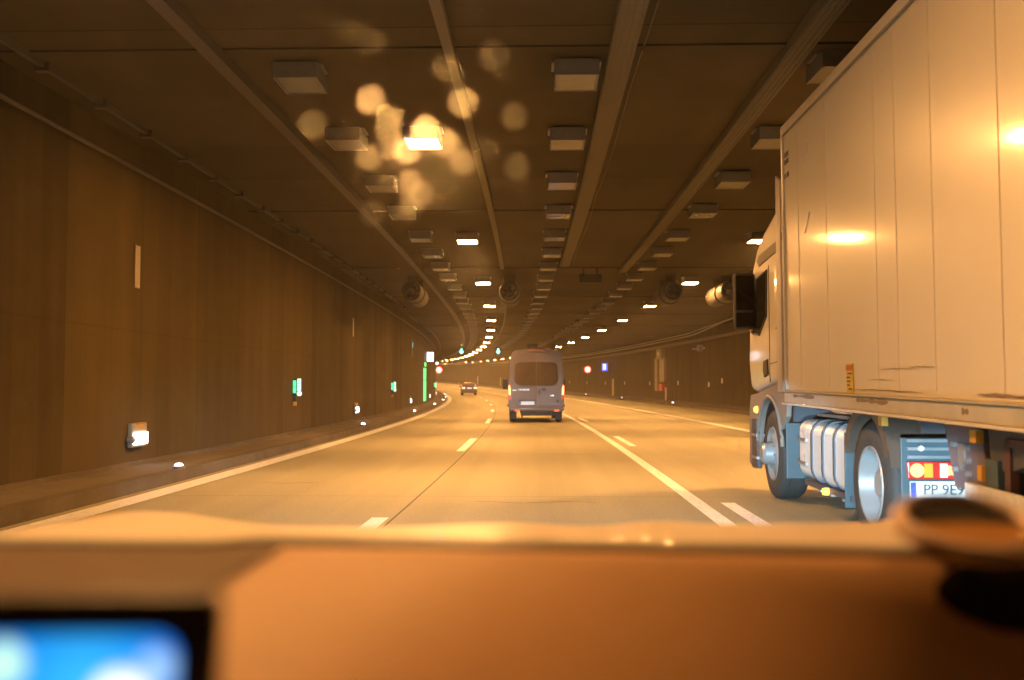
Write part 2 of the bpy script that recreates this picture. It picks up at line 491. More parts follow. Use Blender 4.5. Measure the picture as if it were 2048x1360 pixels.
# ------------------------------------------------------------------ jet fans, signal boards
def jet_fan(M, label):
    t = thing("jet_fan", label, "fan", M, "jet fans under the ceiling")
    Y = Matrix.Rotation(R(90), 4, 'Z')     # lathe axis -> forward
    r = .285
    MB().lathe([(r - .04, -1.2), (r - .02, -1.3), (r + .03, -1.3), (r + .05, -1.1), (r + .05, -.5), (r + .09, -.48), (r + .09, -.36), (r + .05, -.34), (r + .05, 1.25), (r - .02, 1.3), (r - .05, 1.2)], Y, 32, True).build("casing", M_fan, t, smooth=True)
    MB().lathe([(0, -.9), (.10, -.85), (.12, -.6), (.12, .3), (0, .35)], Y, 20).build("hub", M_grey, t, smooth=True)
    for k in range(6):
        a = k * math.pi / 3
        MB().box((0, 0, .17), (.11, .02, .17), Matrix.Translation((0, -.5, 0)) @ Matrix.Rotation(a, 4, 'Y') @ Matrix.Rotation(.5, 4, 'Z')).build("blade", M_grey, t)
    for y in (-.7, .7):
        MB().box((0, y, r + .14), (.36, .06, .24)).build("hanger", M_tray, t)
    return t
ZF = 4.40
jf = jet_fan(PM(33.2, -4.02, ZF), "jet fan under the ceiling left of all others, over the left lane")
dup(jf, PM(33.2, -.86, ZF), "jet fan in the middle, at the end of the narrow ceiling duct")
dup(jf, PM(33.2, 4.42, ZF), "jet fan right of the van, nearer to it, beside a glowing lamp")
dup(jf, PM(33.2, 6.25, ZF), "jet fan just left of the truck's mirror, farthest right")
t = thing("signal_board", "dark blank rectangular board under the ceiling between middle and right lamp boxes", "board", PM(30.2, 1.62, 4.60))
MB().box((0, 0, 0), (.68, .16, .26)).build("cabinet", M_black, t, bevel=.01)
for x in (-.2, .2): MB().box((x, .04, .24), (.04, .04, .24)).build("hanger", M_tray, t)
t = thing("signal_board", "small distant dark board under the ceiling above the van roof", "board", PM(88, 2.5, 4.72))
MB().box((0, 0, 0), (.9, .16, .42)).build("cabinet", M_black, t, bevel=.01)
def lane_signal(M, label):
    t = thing("lane_signal", label, "traffic signal", M, "green lane signals over the lanes")
    MB().box((0, 0, 0), (.62, .14, .62)).build("signal_box", M_black, t, bevel=.02)
    MB().prism([(-.05, .2), (.05, .2), (.05, -.02), (.19, -.02), (0, -.24), (-.19, -.02), (-.05, -.02)], -.10, -.075, 'y').build("arrow", M_em_cyan, t)
    MB().prism([(-.3, .3), (.3, .3), (.3, .33), (-.3, .33)], -.3, -.071, 'y').build("visor", M_black, t)
    MB().box((0, 0, .45), (.06, .06, .3)).build("hanger", M_tray, t)
    return t
ls = lane_signal(PM(91, -3.75, 4.38), "glowing green downward arrow signal over the left lane, left of the pair")
dup(ls, PM(91, -.40, 4.38), "glowing green downward arrow signal beside the van roof, right of the pair")

# ------------------------------------------------------------------ left wall fittings
def on_left(s, z, yaw=0): return PM(s, NL, z, yaw)
def wall_lamp(M, label):
    t = thing("emergency_lamp", label, "lamp", M, "white lit lamps low on the left wall")
    MB().box((.04, 0, .0), (.07, .56, .36)).build("back_plate", M_panel, t, bevel=.015)
    MB().box((.09, 0, -.05), (.04, .48, .18)).build("lit_panel", M_em_white, t, bevel=.01)
    MB().box((.08, 0, .13), (.03, .24, .055)).build("top_lamp", M_orange, t)
    MB().lathe([(0, -.04), (.05, -.03), (.05, .05), (.02, .07), (0, .07)], Matrix.Translation((.06, -.31, -.06)), 12).build("knob", M_steel, t, smooth=True)
    return t
wl = wall_lamp(on_left(14.8, .60), "white lit box lamp low on the left wall, nearest the camera")
for k, w in enumerate(("second", "third", "fourth", "fifth")):
    dup(wl, on_left(34.0 + 19.6 * k, .58), f"small white lit lamp low on the left wall, {w} from the camera")
t = thing("wall_plate", "tall pale plate high on the left wall, above the nearest white lamp", "plate", on_left(14.75, 3.12))
MB().box((.012, 0, 0), (.024, .19, .64)).build("plate", M_panel, t, bevel=.005)
for z in (-.28, .28): MB().box((.028, 0, z), (.012, .03, .03)).build("screw", M_steel, t)
t = thing("wall_plate", "narrow pale plate high on the left wall, midway to the bend", "plate", on_left(33.5, 3.32))
MB().box((.012, 0, 0), (.024, .22, .62)).build("plate", M_panel, t, bevel=.005)
for z in (-.28, .28): MB().box((.028, 0, z), (.012, .03, .03)).build("screw", M_steel, t)
def exit_sign(M, label):
    t = thing("exit_sign", label, "sign", M, "green escape signs on the left wall")
    MB().box((.115, .0, 0), (.23, .05, .44)).build("sign_box", M_black, t, bevel=.01)
    for z in (-.08, .08): MB().box((.052, -.03, z + .02), (.072, .02, .145)).build("green_panel", M_em_green, t)
    MB().box((.165, -.03, .07), (.088, .02, .30)).build("white_panel", M_em_pale, t)
    for z in (.17, .10, .03): MB().box((.165, -.042, z), (.05, .006, .03)).build("pictogram_bar", M_em_green, t)
    MB().lathe([(0, -.012), (.06, -.012), (.06, .012), (0, .012)], Matrix.Translation((.172, -.035, -.15)) @ Matrix.Rotation(R(90), 4, 'Z'), 20).build("round_sign", M_em_pale, t)
    MB().box((.06, -.02, -.40), (.08, .06, .10)).build("call_button", M_orange, t)
    MB().box((.05, -.01, -.29), (.07, .05, .10)).build("call_box", M_black, t)
    return t
ex = exit_sign(on_left(24.7, 1.30), "green and white lit escape sign sticking out of the left wall, nearest")
dup(ex, on_left(44.5, 1.30), "green and white lit escape sign on the left wall, midway to the bend")
dup(ex, on_left(85.5, 1.30), "green lit escape sign at the left wall's vanishing edge, lowest by the bend")
t = thing("emergency_exit", "emergency exit outlined by two tall green light strips in the left wall", "door", on_left(66, 0))
MB().box((.02, 0, 1.25), (.04, 1.3, 2.3)).build("door_leaf", M_grey, t, bevel=.01)
for y in (-.72, .72):
    MB().box((.07, y, 1.0), (.06, .16, 1.35)).build("light_strip", M_em_led, t)
    MB().box((.07, y, 2.1), (.06, .16, .75)).build("light_strip", M_em_led, t)
MB().lathe([(0, -.04), (.13, -.04), (.13, .04), (0, .04)], Matrix.Translation((.1, 0, 2.72)), 16).build("beacon", M_em_led, t)
MB().box((.06, .45, 1.05), (.03, .12, .03)).build("handle", M_steel, t)
t = thing("illuminated_sign", "bright white blank sign box sticking out of the left wall above the exit", "sign", PM(69, NL + .28, 3.30))
MB().box((0, 0, 0), (.46, .14, .66)).build("sign_box", M_grey, t, bevel=.01)
MB().box((0, -.078, 0), (.40, .02, .60)).build("lit_face", M_em_white, t)
MB().box((-.2, 0, .36), (.30, .05, .05)).build("bracket", M_tray, t)
t = thing("wall_plate", "narrow dark plate with a teal glint high on the left wall before the exit", "plate", on_left(55, 3.4))
MB().box((.02, 0, 0), (.04, .25, .9)).build("plate", M_grey, t, bevel=.006)
MB().box((.05, 0, .18), (.03, .20, .28)).build("painted_glint", glow("teal_glint", (.2, .8, .8), .8), t)  # glowing box paints the teal glint on the plate

def text_mesh(name, body, size, mat, parent, M, ext=.004, align='CENTER'):
    c = bpy.data.curves.new(name, 'FONT'); c.body = body; c.size = size; c.extrude = ext
    c.align_x = align; c.align_y = 'CENTER'
    o = bpy.data.objects.new(name, c); COL.objects.link(o)
    dg = bpy.context.evaluated_depsgraph_get()
    me = bpy.data.meshes.new_from_object(o.evaluated_get(dg))
    bpy.data.objects.remove(o); bpy.data.curves.remove(c)
    me.materials.clear(); me.materials.append(mat)
    q = bpy.data.objects.new(name, me); COL.objects.link(q)
    q.parent = parent; q.matrix_local = M
    return q
FACE = Matrix.Rotation(R(90), 4, 'X')     # text plane facing -Y
def speed_sign(M, label):
    t = thing("speed_sign", label, "sign", M, "lit round speed signs")
    Y = Matrix.Rotation(R(90), 4, 'Z')
    MB().lathe([(0, -.06), (.46, -.06), (.46, .06), (0, .06)], Y, 32).build("sign_case", M_black, t)
    MB().lathe([(.27, -.085), (.40, -.085), (.40, -.06), (.27, -.06)], Y, 32, True).build("red_ring", M_em_red, t)
    MB().lathe([(0, -.075), (.268, -.075), (.268, -.06), (0, -.06)], Y, 32).build("white_face", M_em_signwhite, t)
    text_mesh("numerals", "80", .30, M_black, t, Matrix.Translation((0, -.082, 0)) @ FACE)
    MB().box((-.3, .03, .30), (.5, .05, .06)).build("bracket", M_tray, t)
    return t
sp = speed_sign(PM(113, -5.75, 2.88), "lit round red-rimmed speed sign at the bend of the left wall")
dup(sp, PM(113, 11.2, 2.95), "lit round red-rimmed speed sign on the right wall beside the van")
t = thing("beacon", "small violet-white light just above the left round speed sign", "lamp", PM(113, -5.98, 3.60))
MB().box((0, 0, 0), (.26, .14, .30)).build("lamp_case", M_grey, t, bevel=.02)
MB().box((0, -.08, 0), (.20, .02, .22)).build("lens", glow("violet_white", (.9, .75, 1), 6), t)

# kerb marker lights
def marker(M, label, group):
    t = thing("kerb_marker", label, "marker light", M, group)
    MB().lathe([(0, .055), (.05, .05), (.085, .02), (.09, 0), (0, 0)], Matrix.Rotation(R(-90), 4, 'Y'), 20).build("marker_base", M_grey, t, smooth=True)
    MB().lathe([(0, .075), (.04, .070), (.06, .045), (.06, .03), (0, .03)], Matrix.Rotation(R(-90), 4, 'Y'), 16).build("lens", M_em_dot, t, smooth=True)
    return t
mk = None
for k in range(7):
    lab = f"white glowing marker on the left kerb, {ORD[k]} from the camera"
    M = PM(14.0 + 15.7 * k, NK_L - .09, .165)
    if mk is None: mk = marker(M, lab, "glowing markers on the left kerb")
    else: dup(mk, M, lab)
for k in range(9):
    lab = f"white glowing marker on the right kerb, {ORD[k]} from the truck"
    dup(mk, PM(65 + 21.5 * k, NK_R + .09, .165), lab, "glowing markers on the right kerb")

# ------------------------------------------------------------------ right wall fittings
def on_right(s, z): return PM(s, NR, z)
t = thing("wall_cabinet", "tall pale wall cabinets with a square sign box above, on the right wall", "cabinet", on_right(78, 0))
MB().box((-.12, 1.3, 2.15), (.24, 1.2, 2.6)).build("cabinet", M_panel, t, bevel=.02)
MB().box((-.12, -1.0, 2.5), (.24, 1.9, 1.9)).build("cabinet", M_panel, t, bevel=.02)
MB().box((-.2, -.6, 3.75), (.4, 1.9, .75)).build("sign_box", M_panel, t, bevel=.02)
MB().lathe([(0, -.03), (.13, -.03), (.13, .03), (0, .03)], Matrix.Translation((-.42, -.6, 3.75)), 16).build("sounder", M_reflector, t)
MB().box((-.14, -.6, 1.15), (.24, 1.3, .55)).build("extinguisher_box", pbr("red_enamel", (.55, .10, .04), .4), t, bevel=.02)
MB().box((-.08, -1.8, .65), (.10, .14, 1.0)).build("post", M_reflector, t)
MB().box((-.06, 1.3, 2.1), (.38, .10, .3)).build("handle", M_black, t)
t = thing("information_sign", "lit blue rectangular sign with white symbol on the right wall", "sign", PM(104, 11.55, 3.12))
MB().box((0, 0, 0), (.62, .14, .86)).build("sign_box", M_black, t, bevel=.01)
MB().box((0, -.078, 0), (.56, .02, .80)).build("blue_face", M_em_blue, t)
MB().box((-.03, -.095, .02), (.24, .012, .50)).build("white_symbol", glow("pale_blue_symbol", (.7, .8, 1), 3.5), t)
MB().box((.25, 0, .3), (.4, .05, .05)).build("bracket", M_tray, t)
def post(M, label, h=1.75):
    t = thing("wall_post", label, "post", M, "pale posts along the right wall")
    MB().box((-.09, 0, h / 2), (.14, .40, h)).build("post_body", M_reflector, t, bevel=.015)
    MB().box((-.09, 0, h + .04), (.17, .46, .08)).build("post_cap", M_grey, t, bevel=.01)
    return t
po = post(PM(101, NR, .16), "pale upright post by the right wall under the blue sign")
dup(po, PM(158, NR, .16), "pale upright post on the far wall behind the small car, right of it")
dup(po, PM(196, NR, .16), "pale upright post on the far wall just above the small car")
dup(po, PM(222, NR, .16), "pale upright post on the far wall left of the small car")
t = thing("camera_box", "grey camera box high on the right wall below the thick pipe", "camera", on_right(64, 3.75))
MB().box((-.22, 0, 0), (.30, .62, .42)).build("camera_case", M_lampbody, t, bevel=.03)
MB().box((-.25, 1.3, -.02), (.36, .14, .10)).build("arm", M_steel, t)
MB().box((-.03, .3, 0), (.06, 1.6, .12)).build("wall_bracket", M_steel, t)
rp = None
for k, (s, z) in enumerate(((59, 1.62), (62.5, 1.40), (72, 1.50), (83, 1.45), (95, 1.45), (106, 1.45), (118, 1.45), (131, 1.45), (146, 1.4), (163, 1.4))):
    lab = f"small pale upright reflector on the right wall, {ORD[k]} from the truck"
    M = on_right(s, z)
    if rp is None:
        rp = thing("wall_reflector", lab, "reflector", M, "small reflectors on the right wall")
        MB().box((-.02, 0, 0), (.04, .24, .30)).build("reflector_plate", M_reflector, rp, bevel=.006)
        MB().box((-.045, 0, 0), (.012, .16, .22)).build("reflector_face", M_white, rp)
    else: dup(rp, M, lab)

# ------------------------------------------------------------------ wheels (axis along X, outer face towards -X)
M_rim = pbr("silver_rim_paint", (.34, .36, .37), .32, metal=.35, var=.08, scale=8)
def wheel(parent, rel, c, r, w, rim_r, dish, hub, name="wheel", mirror=False):
    """c: centre of the outer face; the wheel reaches w behind it. dish>0 recessed, <0 bulging"""
    sx = -1 if mirror else 1
    T = Matrix.Translation(Vector(c)) @ Matrix.Diagonal((sx, 1, 1, 1))
    o = MB().lathe([(rim_r, .05), (rim_r + .012, .012), (rim_r + .05, 0), (r - .09, .004), (r - .03, .02), (r - .006, .045), (r, .075), (r, w * .3), (r - .012, w * .3 + .006), (r - .012, w * .3 + .018), (r, w * .3 + .024), (r, w * .62), (r - .012, w * .62 + .006), (r - .012, w * .62 + .018), (r, w * .62 + .024), (r, w - .06), (r - .05, w), (rim_r, w - .02)], T, 48, True).build(name, M_rubber, parent, rel, smooth=True)
    MB().lathe([(rim_r + .008, .03), (rim_r - .004, .006), (rim_r - .022, .008), (rim_r - .03, .05), (rim_r - .05, max(.05, dish * .9)), (rim_r * .66, dish), (rim_r * .6, dish - .012), (rim_r * .42, dish - .02), (rim_r * .40, dish - hub), (rim_r * .30, dish - hub - .03), (0, dish - hub - .03)], T, 40).build("rim", M_rim, o, None, smooth=True)
    nb = MB()
    for k in range(10):
        a = k * math.pi / 5
        nb.lathe([(0, -.03), (.014, -.03), (.016, 0), (.016, .02)], T @ Matrix.Translation((dish - .01, rim_r * .51 * math.cos(a), rim_r * .51 * math.sin(a))), 8)
    nb.build("wheel_nuts", M_steel, o, None, smooth=True)
    for ch in o.children:
        for v in ch.data.vertices: v.co -= rel
    return o

# ------------------------------------------------------------------ truck (built in road coordinates: x right, y ahead)
TZ = -.03
TX = 2.55                                  # left face of the tractor
DA, FA = 8.30, 11.95                       # drive axle, front axle
rel = Vector((TX + 1.25, 9.0, TZ))
truck = thing("semi_truck", "white articulated truck passing on the right, its trailer filling the right edge", "truck", Matrix.Translation(rel))
def tb(mb, name, mat, parent=None, **k):
    for v in mb.v: v.z += TZ
    return mb.build(name, mat, parent or truck, rel, **k)
def truck_paint():
    m, n, l, b = newmat("truck_white_paint")
    tc = n.new("ShaderNodeTexCoord"); nz = n.new("ShaderNodeTexNoise"); nz.inputs["Scale"].default_value = 1.3; nz.inputs["Detail"].default_value = 7
    l.new(tc.outputs["Object"], nz.inputs["Vector"])
    l.new(mixcol(n, l, nz.outputs[0], (.72, .69, .64), (.82, .80, .76)), b.inputs["Base Color"])
    b.inputs["Roughness"].default_value = .22; b.inputs["Coat Weight"].default_value = .6; b.inputs["Coat Roughness"].default_value = .07
    return m
M_cab = truck_paint()
def trailer_mat():
    m, n, l, b = newmat("trailer_panel_paint")
    tc = n.new("ShaderNodeTexCoord"); sp = n.new("ShaderNodeSeparateXYZ"); l.new(tc.outputs["Object"], sp.inputs[0])
    nz = n.new("ShaderNodeTexNoise"); nz.inputs["Scale"].default_value = .9; nz.inputs["Detail"].default_value = 8
    mp = n.new("ShaderNodeMapping"); mp.inputs["Scale"].default_value = (1, 1.6, .25); l.new(tc.outputs["Object"], mp.inputs[0]); l.new(mp.outputs[0], nz.inputs[0])
    c = mixcol(n, l, nz.outputs[0], (.67, .64, .62), (.73, .70, .675))
    # road dirt scuffs
    n2 = n.new("ShaderNodeTexNoise"); n2.inputs["Scale"].default_value = 2.0; n2.inputs["Detail"].default_value = 9
    mp2 = n.new("ShaderNodeMapping"); mp2.inputs["Scale"].default_value = (1, .8, 6); l.new(tc.outputs["Object"], mp2.inputs[0]); l.new(mp2.outputs[0], n2.inputs[0])
    c = mixcol(n, l, math_node(n, l, 'MULTIPLY', ramp(n, l, n2.outputs[0], .60, .78), .05), c, (.35, .30, .25))
    l.new(c, b.inputs["Base Color"])
    mr = n.new("ShaderNodeMapRange"); mr.inputs[3].default_value = .29; mr.inputs[4].default_value = .31; b.inputs["Specular IOR Level"].default_value = .22
    l.new(nz.outputs[0], mr.inputs[0]); l.new(mr.outputs[0], b.inputs["Roughness"])
    b.inputs["Coat Weight"].default_value = .55; b.inputs["Coat Roughness"].default_value = .085
    # slightly wavy sheet metal
    n3 = n.new("ShaderNodeTexNoise"); n3.inputs["Scale"].default_value = 1.2; n3.inputs["Detail"].default_value = 2
    mp3 = n.new("ShaderNodeMapping"); mp3.inputs["Scale"].default_value = (1, 2.2, .5); l.new(tc.outputs["Object"], mp3.inputs[0]); l.new(mp3.outputs[0], n3.inputs[0])
    bp = n.new("ShaderNodeBump"); bp.inputs["Strength"].default_value = .018; bp.inputs["Distance"].default_value = .03
    l.new(n3.outputs[0], bp.inputs["Height"]); return m
M_trailer = trailer_mat()
M_alu = pbr("worn_aluminium", (.55, .54, .52), .38, metal=.25, var=.25, scale=4)
M_tank = pbr("polished_tank_aluminium", (.80, .80, .80), .36, metal=.35, var=.10, scale=3)
M_chassis = pbr("dark_chassis", (.05, .05, .058), .55, var=.3, scale=7)
M_arch = pbr("grey_wheel_arch_plastic", (.20, .175, .15), .5, var=.12)
M_fender = pbr("brown_grey_fender", (.085, .058, .042), .5, var=.2)
M_glass = pbr("dark_window_glass", (.012, .011, .011), .06, var=.1, coat=.0, spec=.6)
M_plum = pbr("plum_primer", (.11, .085, .10), .6, var=.2)
M_bluebox = pbr("blue_grey_box", (.045, .075, .09), .5, var=.2)
M_seal = pbr("seam_sealant", (.40, .36, .30), .5)

# cab
cabp = [(10.92, 1.42), (12.72, 1.24), (13.05, 1.24), (13.20, 1.60), (13.14, 2.25), (12.92, 2.82), (12.60, 3.08), (12.2, 3.22), (11.6, 3.36), (10.92, 3.50)]
cab = tb(MB().prism(cabp, TX, TX + 2.45, 'x'), "cab", M_cab, bevel=.10, seg=4, angle=25)
tb(MB().prism([(10.86, 3.2), (10.86, 3.90), (11.02, 3.96), (11.2, 3.86), (11.75, 3.40), (11.9, 3.2)], TX + .06, TX + 2.39, 'x'), "roof_spoiler", M_cab, bevel=.05, seg=3)
tb(MB().prism([(11.18, 2.87), (12.42, 2.80), (12.52, 2.87), (12.40, 2.93), (11.08, 2.99)], TX - .012, TX + .06, 'x'), "marker_slot", M_grey, cab)
win = [(11.98, 2.70), (12.55, 2.66), (12.78, 2.35), (12.82, 1.98), (12.45, 1.95), (12.02, 2.16)]
tb(MB().prism(win, TX - .006, TX + .05, 'x'), "side_window", M_glass, cab, bevel=.008)
fr = MB()
for a, b in zip(win, win[1:] + win[:1]):
    fr.tube([(TX - .004, a[0], a[1]), (TX - .004, b[0], b[1])], .014, 6)
tb(fr, "window_seal", M_black, cab)
dl = MB()
for a, b in (((11.90, 2.75), (11.88, 1.36)), ((11.0, 2.02), (11.55, 1.98)), ((11.0, 1.62), (11.85, 1.58))):
    dl.tube([(TX - .001, *a), (TX - .001, *b)], .006, 5)
tb(dl, "panel_gap", M_black, cab)
tb(MB().prism([(11.94, 1.46), (12.14, 1.42), (12.22, 1.50), (12.18, 1.62), (11.98, 1.64)], TX - .02, TX + .03, 'x'), "door_handle", M_black, cab, bevel=.01)
# side fairing closing the gap to the trailer
tb(MB().prism([(10.66, 1.25), (10.90, 1.25), (10.90, 3.62), (10.70, 3.52)], TX - .135, TX - .10, 'x'), "side_fairing", pbr("grey_violet_fairing", (.36, .34, .36), .4), bevel=.012)
for z in (2.92, 1.95):
    tb(MB().box((TX - .06, 10.72, z), (.12, .08, .09)), "fairing_hinge", M_black)
# wheel arch panel below the door and the bumper corner
arch = [(11.02, 1.41), (12.75, 1.22), (13.12, 1.20), (13.22, .95), (13.22, .32), (13.0, .26), (12.72, .28), (12.62, .45)]
ac = [(FA + .66 * math.cos(a), .52 + .66 * math.sin(a)) for a in [R(x) for x in range(2, 158, 10)]]
tb(MB().prism(arch + ac + [(11.14, .98)], TX + .01, TX + .07, 'x'), "arch_panel", M_arch, bevel=.012)
tb(MB().box((TX + .40, 11.6, 1.30), (.62, 1.3, .05)), "arch_liner", M_black)
lip = MB()
pts = [(TX + .0, FA + .68 * math.cos(R(x)), .52 + .68 * math.sin(R(x))) for x in range(10, 172, 8)]
lip.tube(pts, .025, 8); tb(lip, "arch_lip", M_arch, smooth=True)
tb(MB().box((TX + 1.2, 12.2, .75), (2.1, 1.6, .7)), "engine_block", M_chassis)
tb(MB().prism([(12.60, .30), (12.98, .28), (12.98, .90), (12.75, .90)], TX - .01, TX + .05, 'x'), "step_panel", M_chassis, bevel=.015)
for z in (.42, .70): tb(MB().box((TX + .03, 12.74, z), (.12, .30, .03)), "step", M_steel)
tb(MB().lathe([(0, -.03), (.03, -.026), (.045, 0), (.045, .03)], Matrix.Translation((TX - .005, 12.70, 1.02)), 14), "side_indicator", M_em_amber, smooth=True)
# mirror
mir = tb(MB().box((TX - .13, 12.78, 2.40), (.27, .14, .74)), "mirror", M_black, bevel=.06, seg=4)
M_mirror = pbr("mirror_glass", (.40, .40, .42), .03, metal=1.0, var=.02)
MR = Matrix.Translation((TX - .135, 12.700, 0)) @ Matrix.Rotation(R(-9), 4, "Z")
tb(MB().box((0, 0, 2.50), (.21, .008, .44), MR), "mirror_glass", M_mirror, mir)
tb(MB().box((0, 0, 2.155), (.21, .008, .18), MR), "mirror_glass", M_mirror, mir)
tb(MB().tube([(TX - .02, 12.85, 2.02), (TX + .10, 12.9, 1.98), (TX + .2, 12.9, 2.0)], .03, 8), "mirror_arm", M_black, mir)
tb(MB().tube([(TX - .02, 12.85, 2.78), (TX + .12, 12.9, 2.80)], .03, 8), "mirror_arm", M_black, mir)
# wheels
wheel(truck, rel, (TX + .02, FA, .52 + TZ), .52, .34, .315, .03, .12)
wheel(truck, rel, (TX + .02, DA, .52 + TZ), .52, .62, .315, .16, .06)
wheel(truck, rel, (TX + 2.46, FA, .52 + TZ), .52, .34, .315, .03, .12, mirror=True)
wheel(truck, rel, (TX + 2.46, DA, .52 + TZ), .52, .62, .315, .16, .06, mirror=True)
# fenders over the drive wheel
def arc_shell(cy_, cz, r, a0, a1, x0, x1, th=.02, n=18):
    mb = MB()
    rows = []
    for i in range(n + 1):
        a = R(a0 + (a1 - a0) * i / n)
        c, s = math.cos(a), math.sin(a)
        rows.append([(x0, cy_ + r * c, cz + r * s), (x1, cy_ + r * c, cz + r * s), (x1, cy_ + (r - th) * c, cz + (r - th) * s), (x0, cy_ + (r - th) * c, cz + (r - th) * s), (x0, cy_ + r * c, cz + r * s)])
    return mb.grid(rows)
tb(arc_shell(DA, .54, .64, 18, 165, TX + .0, TX + .66), "fender", M_fender, smooth=True)
side = MB()
a1 = [(DA + .64 * math.cos(R(x)), .54 + .64 * math.sin(R(x))) for x in range(25, 160, 8)]
a2 = [(DA + .56 * math.cos(R(x)), .54 + .56 * math.sin(R(x))) for x in range(155, 20, -8)]
side.prism(a1 + a2, TX - .01, TX + .012, 'x'); tb(side, "fender_lip", M_fender)
# front mud flap ahead of the drive wheel and behind the front one
tb(MB().box((TX + .32, DA + .64, .58), (.62, .03, .66)), "mud_flap", M_bluebox, bevel=.006)
tb(MB().box((TX + .30, FA - .70, .60), (.54, .04, .62)), "mud_flap", M_bluebox, bevel=.01)
# rear of the tractor: mud guard, bars, lamp cluster, plate
RY = DA - .78
tb(MB().box((TX + .36, RY, .66), (.70, .03, .56)), "rear_guard", M_bluebox, bevel=.008)
for z in (.80, .86, .92): tb(MB().box((TX + .38, RY - .03, z), (.66, .025, .022)), "guard_bar", M_steel)
tb(MB().lathe([(0, -.02), (.02, -.02), (.02, .02), (0, .02)], Matrix.Translation((TX + .14, RY - .05, .865)) @ Matrix.Rotation(R(90), 4, 'Z'), 12), "marker_stud", M_white)
def cluster(x0):
    base = tb(MB().box((x0 + .20, RY - .05, .705), (.42, .05, .13)), "tail_light", pbr("red_lens", (.45, .03, .02), .2, coat=.5), bevel=.012)
    tb(MB().lathe([(0, -.012), (.045, -.012), (.052, 0), (.052, .01)], Matrix.Translation((x0 + .055, RY - .078, .705)) @ Matrix.Rotation(R(90), 4, 'Z'), 20), "brake_lens", glow("hot_red_lamp", (1, .22, .08), 5), base, smooth=True)
    tb(MB().box((x0 + .135, RY - .08, .705), (.06, .012, .10)), "turn_lens", glow("dim_orange_lens", (1, .33, .02), 1.0), base)
    tb(MB().box((x0 + .245, RY - .08, .705), (.05, .012, .10)), "reverse_lens", pbr("milky_lens", (.75, .75, .78), .3), base)
    c = MB()
    for z, ang in ((.733, .5), (.677, -.5)):
        c.box((0, 0, 0), (.10, .012, .026), Matrix.Translation((x0 + .325, RY - .08, z)) @ Matrix.Rotation(-ang, 4, 'Y'))
    c.box((x0 + .282, RY - .08, .705), (.022, .012, .07))
    tb(c, "running_lens", glow("hot_red_running", (1, .25, .10), 4), base)
cluster(TX + .05)
plate = tb(MB().box((TX + .32, RY - .05, .565), (.52, .014, .115)), "licence_plate", pbr("plate_white", (.80, .80, .76), .35, var=.04), bevel=.004)
tb(MB().box((TX + .082, RY - .059, .565), (.040, .004, .105)), "plate_band", pbr("plate_blue", (.04, .08, .5), .4), plate)
tx = text_mesh("plate_characters", "PP 9E97J", .105, M_black, plate, Matrix.Translation(Vector((TX + .338, RY - .060, .562 + TZ)) - rel) @ FACE)
# fuel tank
def rrect(y0, z0, y1, z1, r, n=5):
    out = []
    for cy_, cz, a0 in ((y1 - r, z1 - r, 0), (y0 + r, z1 - r, 90), (y0 + r, z0 + r, 180), (y1 - r, z0 + r, 270)):
        for i in range(n + 1):
            a = R(a0 + 90 * i / n); out.append((cy_ + r * math.cos(a), cz + r * math.sin(a)))
    return out
tank_sec = rrect(TX + .03, .36, TX + .68, .97, .14)
tank = tb(MB().prism(tank_sec, 8.98, 10.30, 'y'), "fuel_tank", M_tank, bevel=.02, angle=60)
for y in (10.12, 9.72, 9.32):
    big = rrect(TX + .018, .348, TX + .692, .982, .15)
    tb(MB().prism(big, y - .03, y + .03, 'y'), "tank_strap", pbr("strap_grey", (.075, .08, .10), .5), tank)
    tb(MB().box((TX + .12, y, .31), (.05, .05, .09), None), "strap_bolt", M_steel, tank)
tb(MB().lathe([(0, .07), (.06, .07), (.065, 0), (0, 0)], Matrix.Translation((TX + .20, 9.25, .955)) @ Matrix.Rotation(R(-90), 4, 'Y'), 16), "filler_cap", M_black, tank, smooth=True)
tb(MB().tube([(TX + .30, 8.95, 1.05), (TX + .30, 10.5, 1.05)], .022, 8), "catwalk_rail", M_steel)
tb(MB().box((TX + .42, 9.7, 1.025), (.5, 1.5, .03)), "catwalk", M_steel)
sb = tb(MB().prism(rrect(TX + .05, .36, TX + .66, .97, .12), 10.34, 10.72, 'y'), "step_box", M_white, bevel=.02, angle=60)
for z in (.52, .76): tb(MB().box((TX + .05, 10.53, z), (.05, .30, .03)), "step", M_steel, sb)
tb(MB().lathe([(0, -.03), (.03, -.025), (.035, 0), (.035, .03)], Matrix.Translation((TX + .02, 9.62, .32)), 14), "side_marker", M_em_amber, smooth=True)
tb(MB().box((TX + .35, 9.7, .33), (.60, 1.6, .05)), "side_skirt", M_chassis)
ch = MB()
for x in (TX + .85, TX + 1.65): ch.box((x, 10.0, .88), (.09, 6.2, .28))
ch.box((TX + 1.25, 9.9, 1.02), (.9, 1.2, .14)); ch.box((TX + 1.25, DA, .52), (1.6, .22, .26)); ch.box((TX + 1.25, FA, .42), (1.8, .14, .14)); ch.box((TX + 1.25, 8.2, 1.08), (.95, .8, .06))
tb(ch, "chassis", M_chassis)

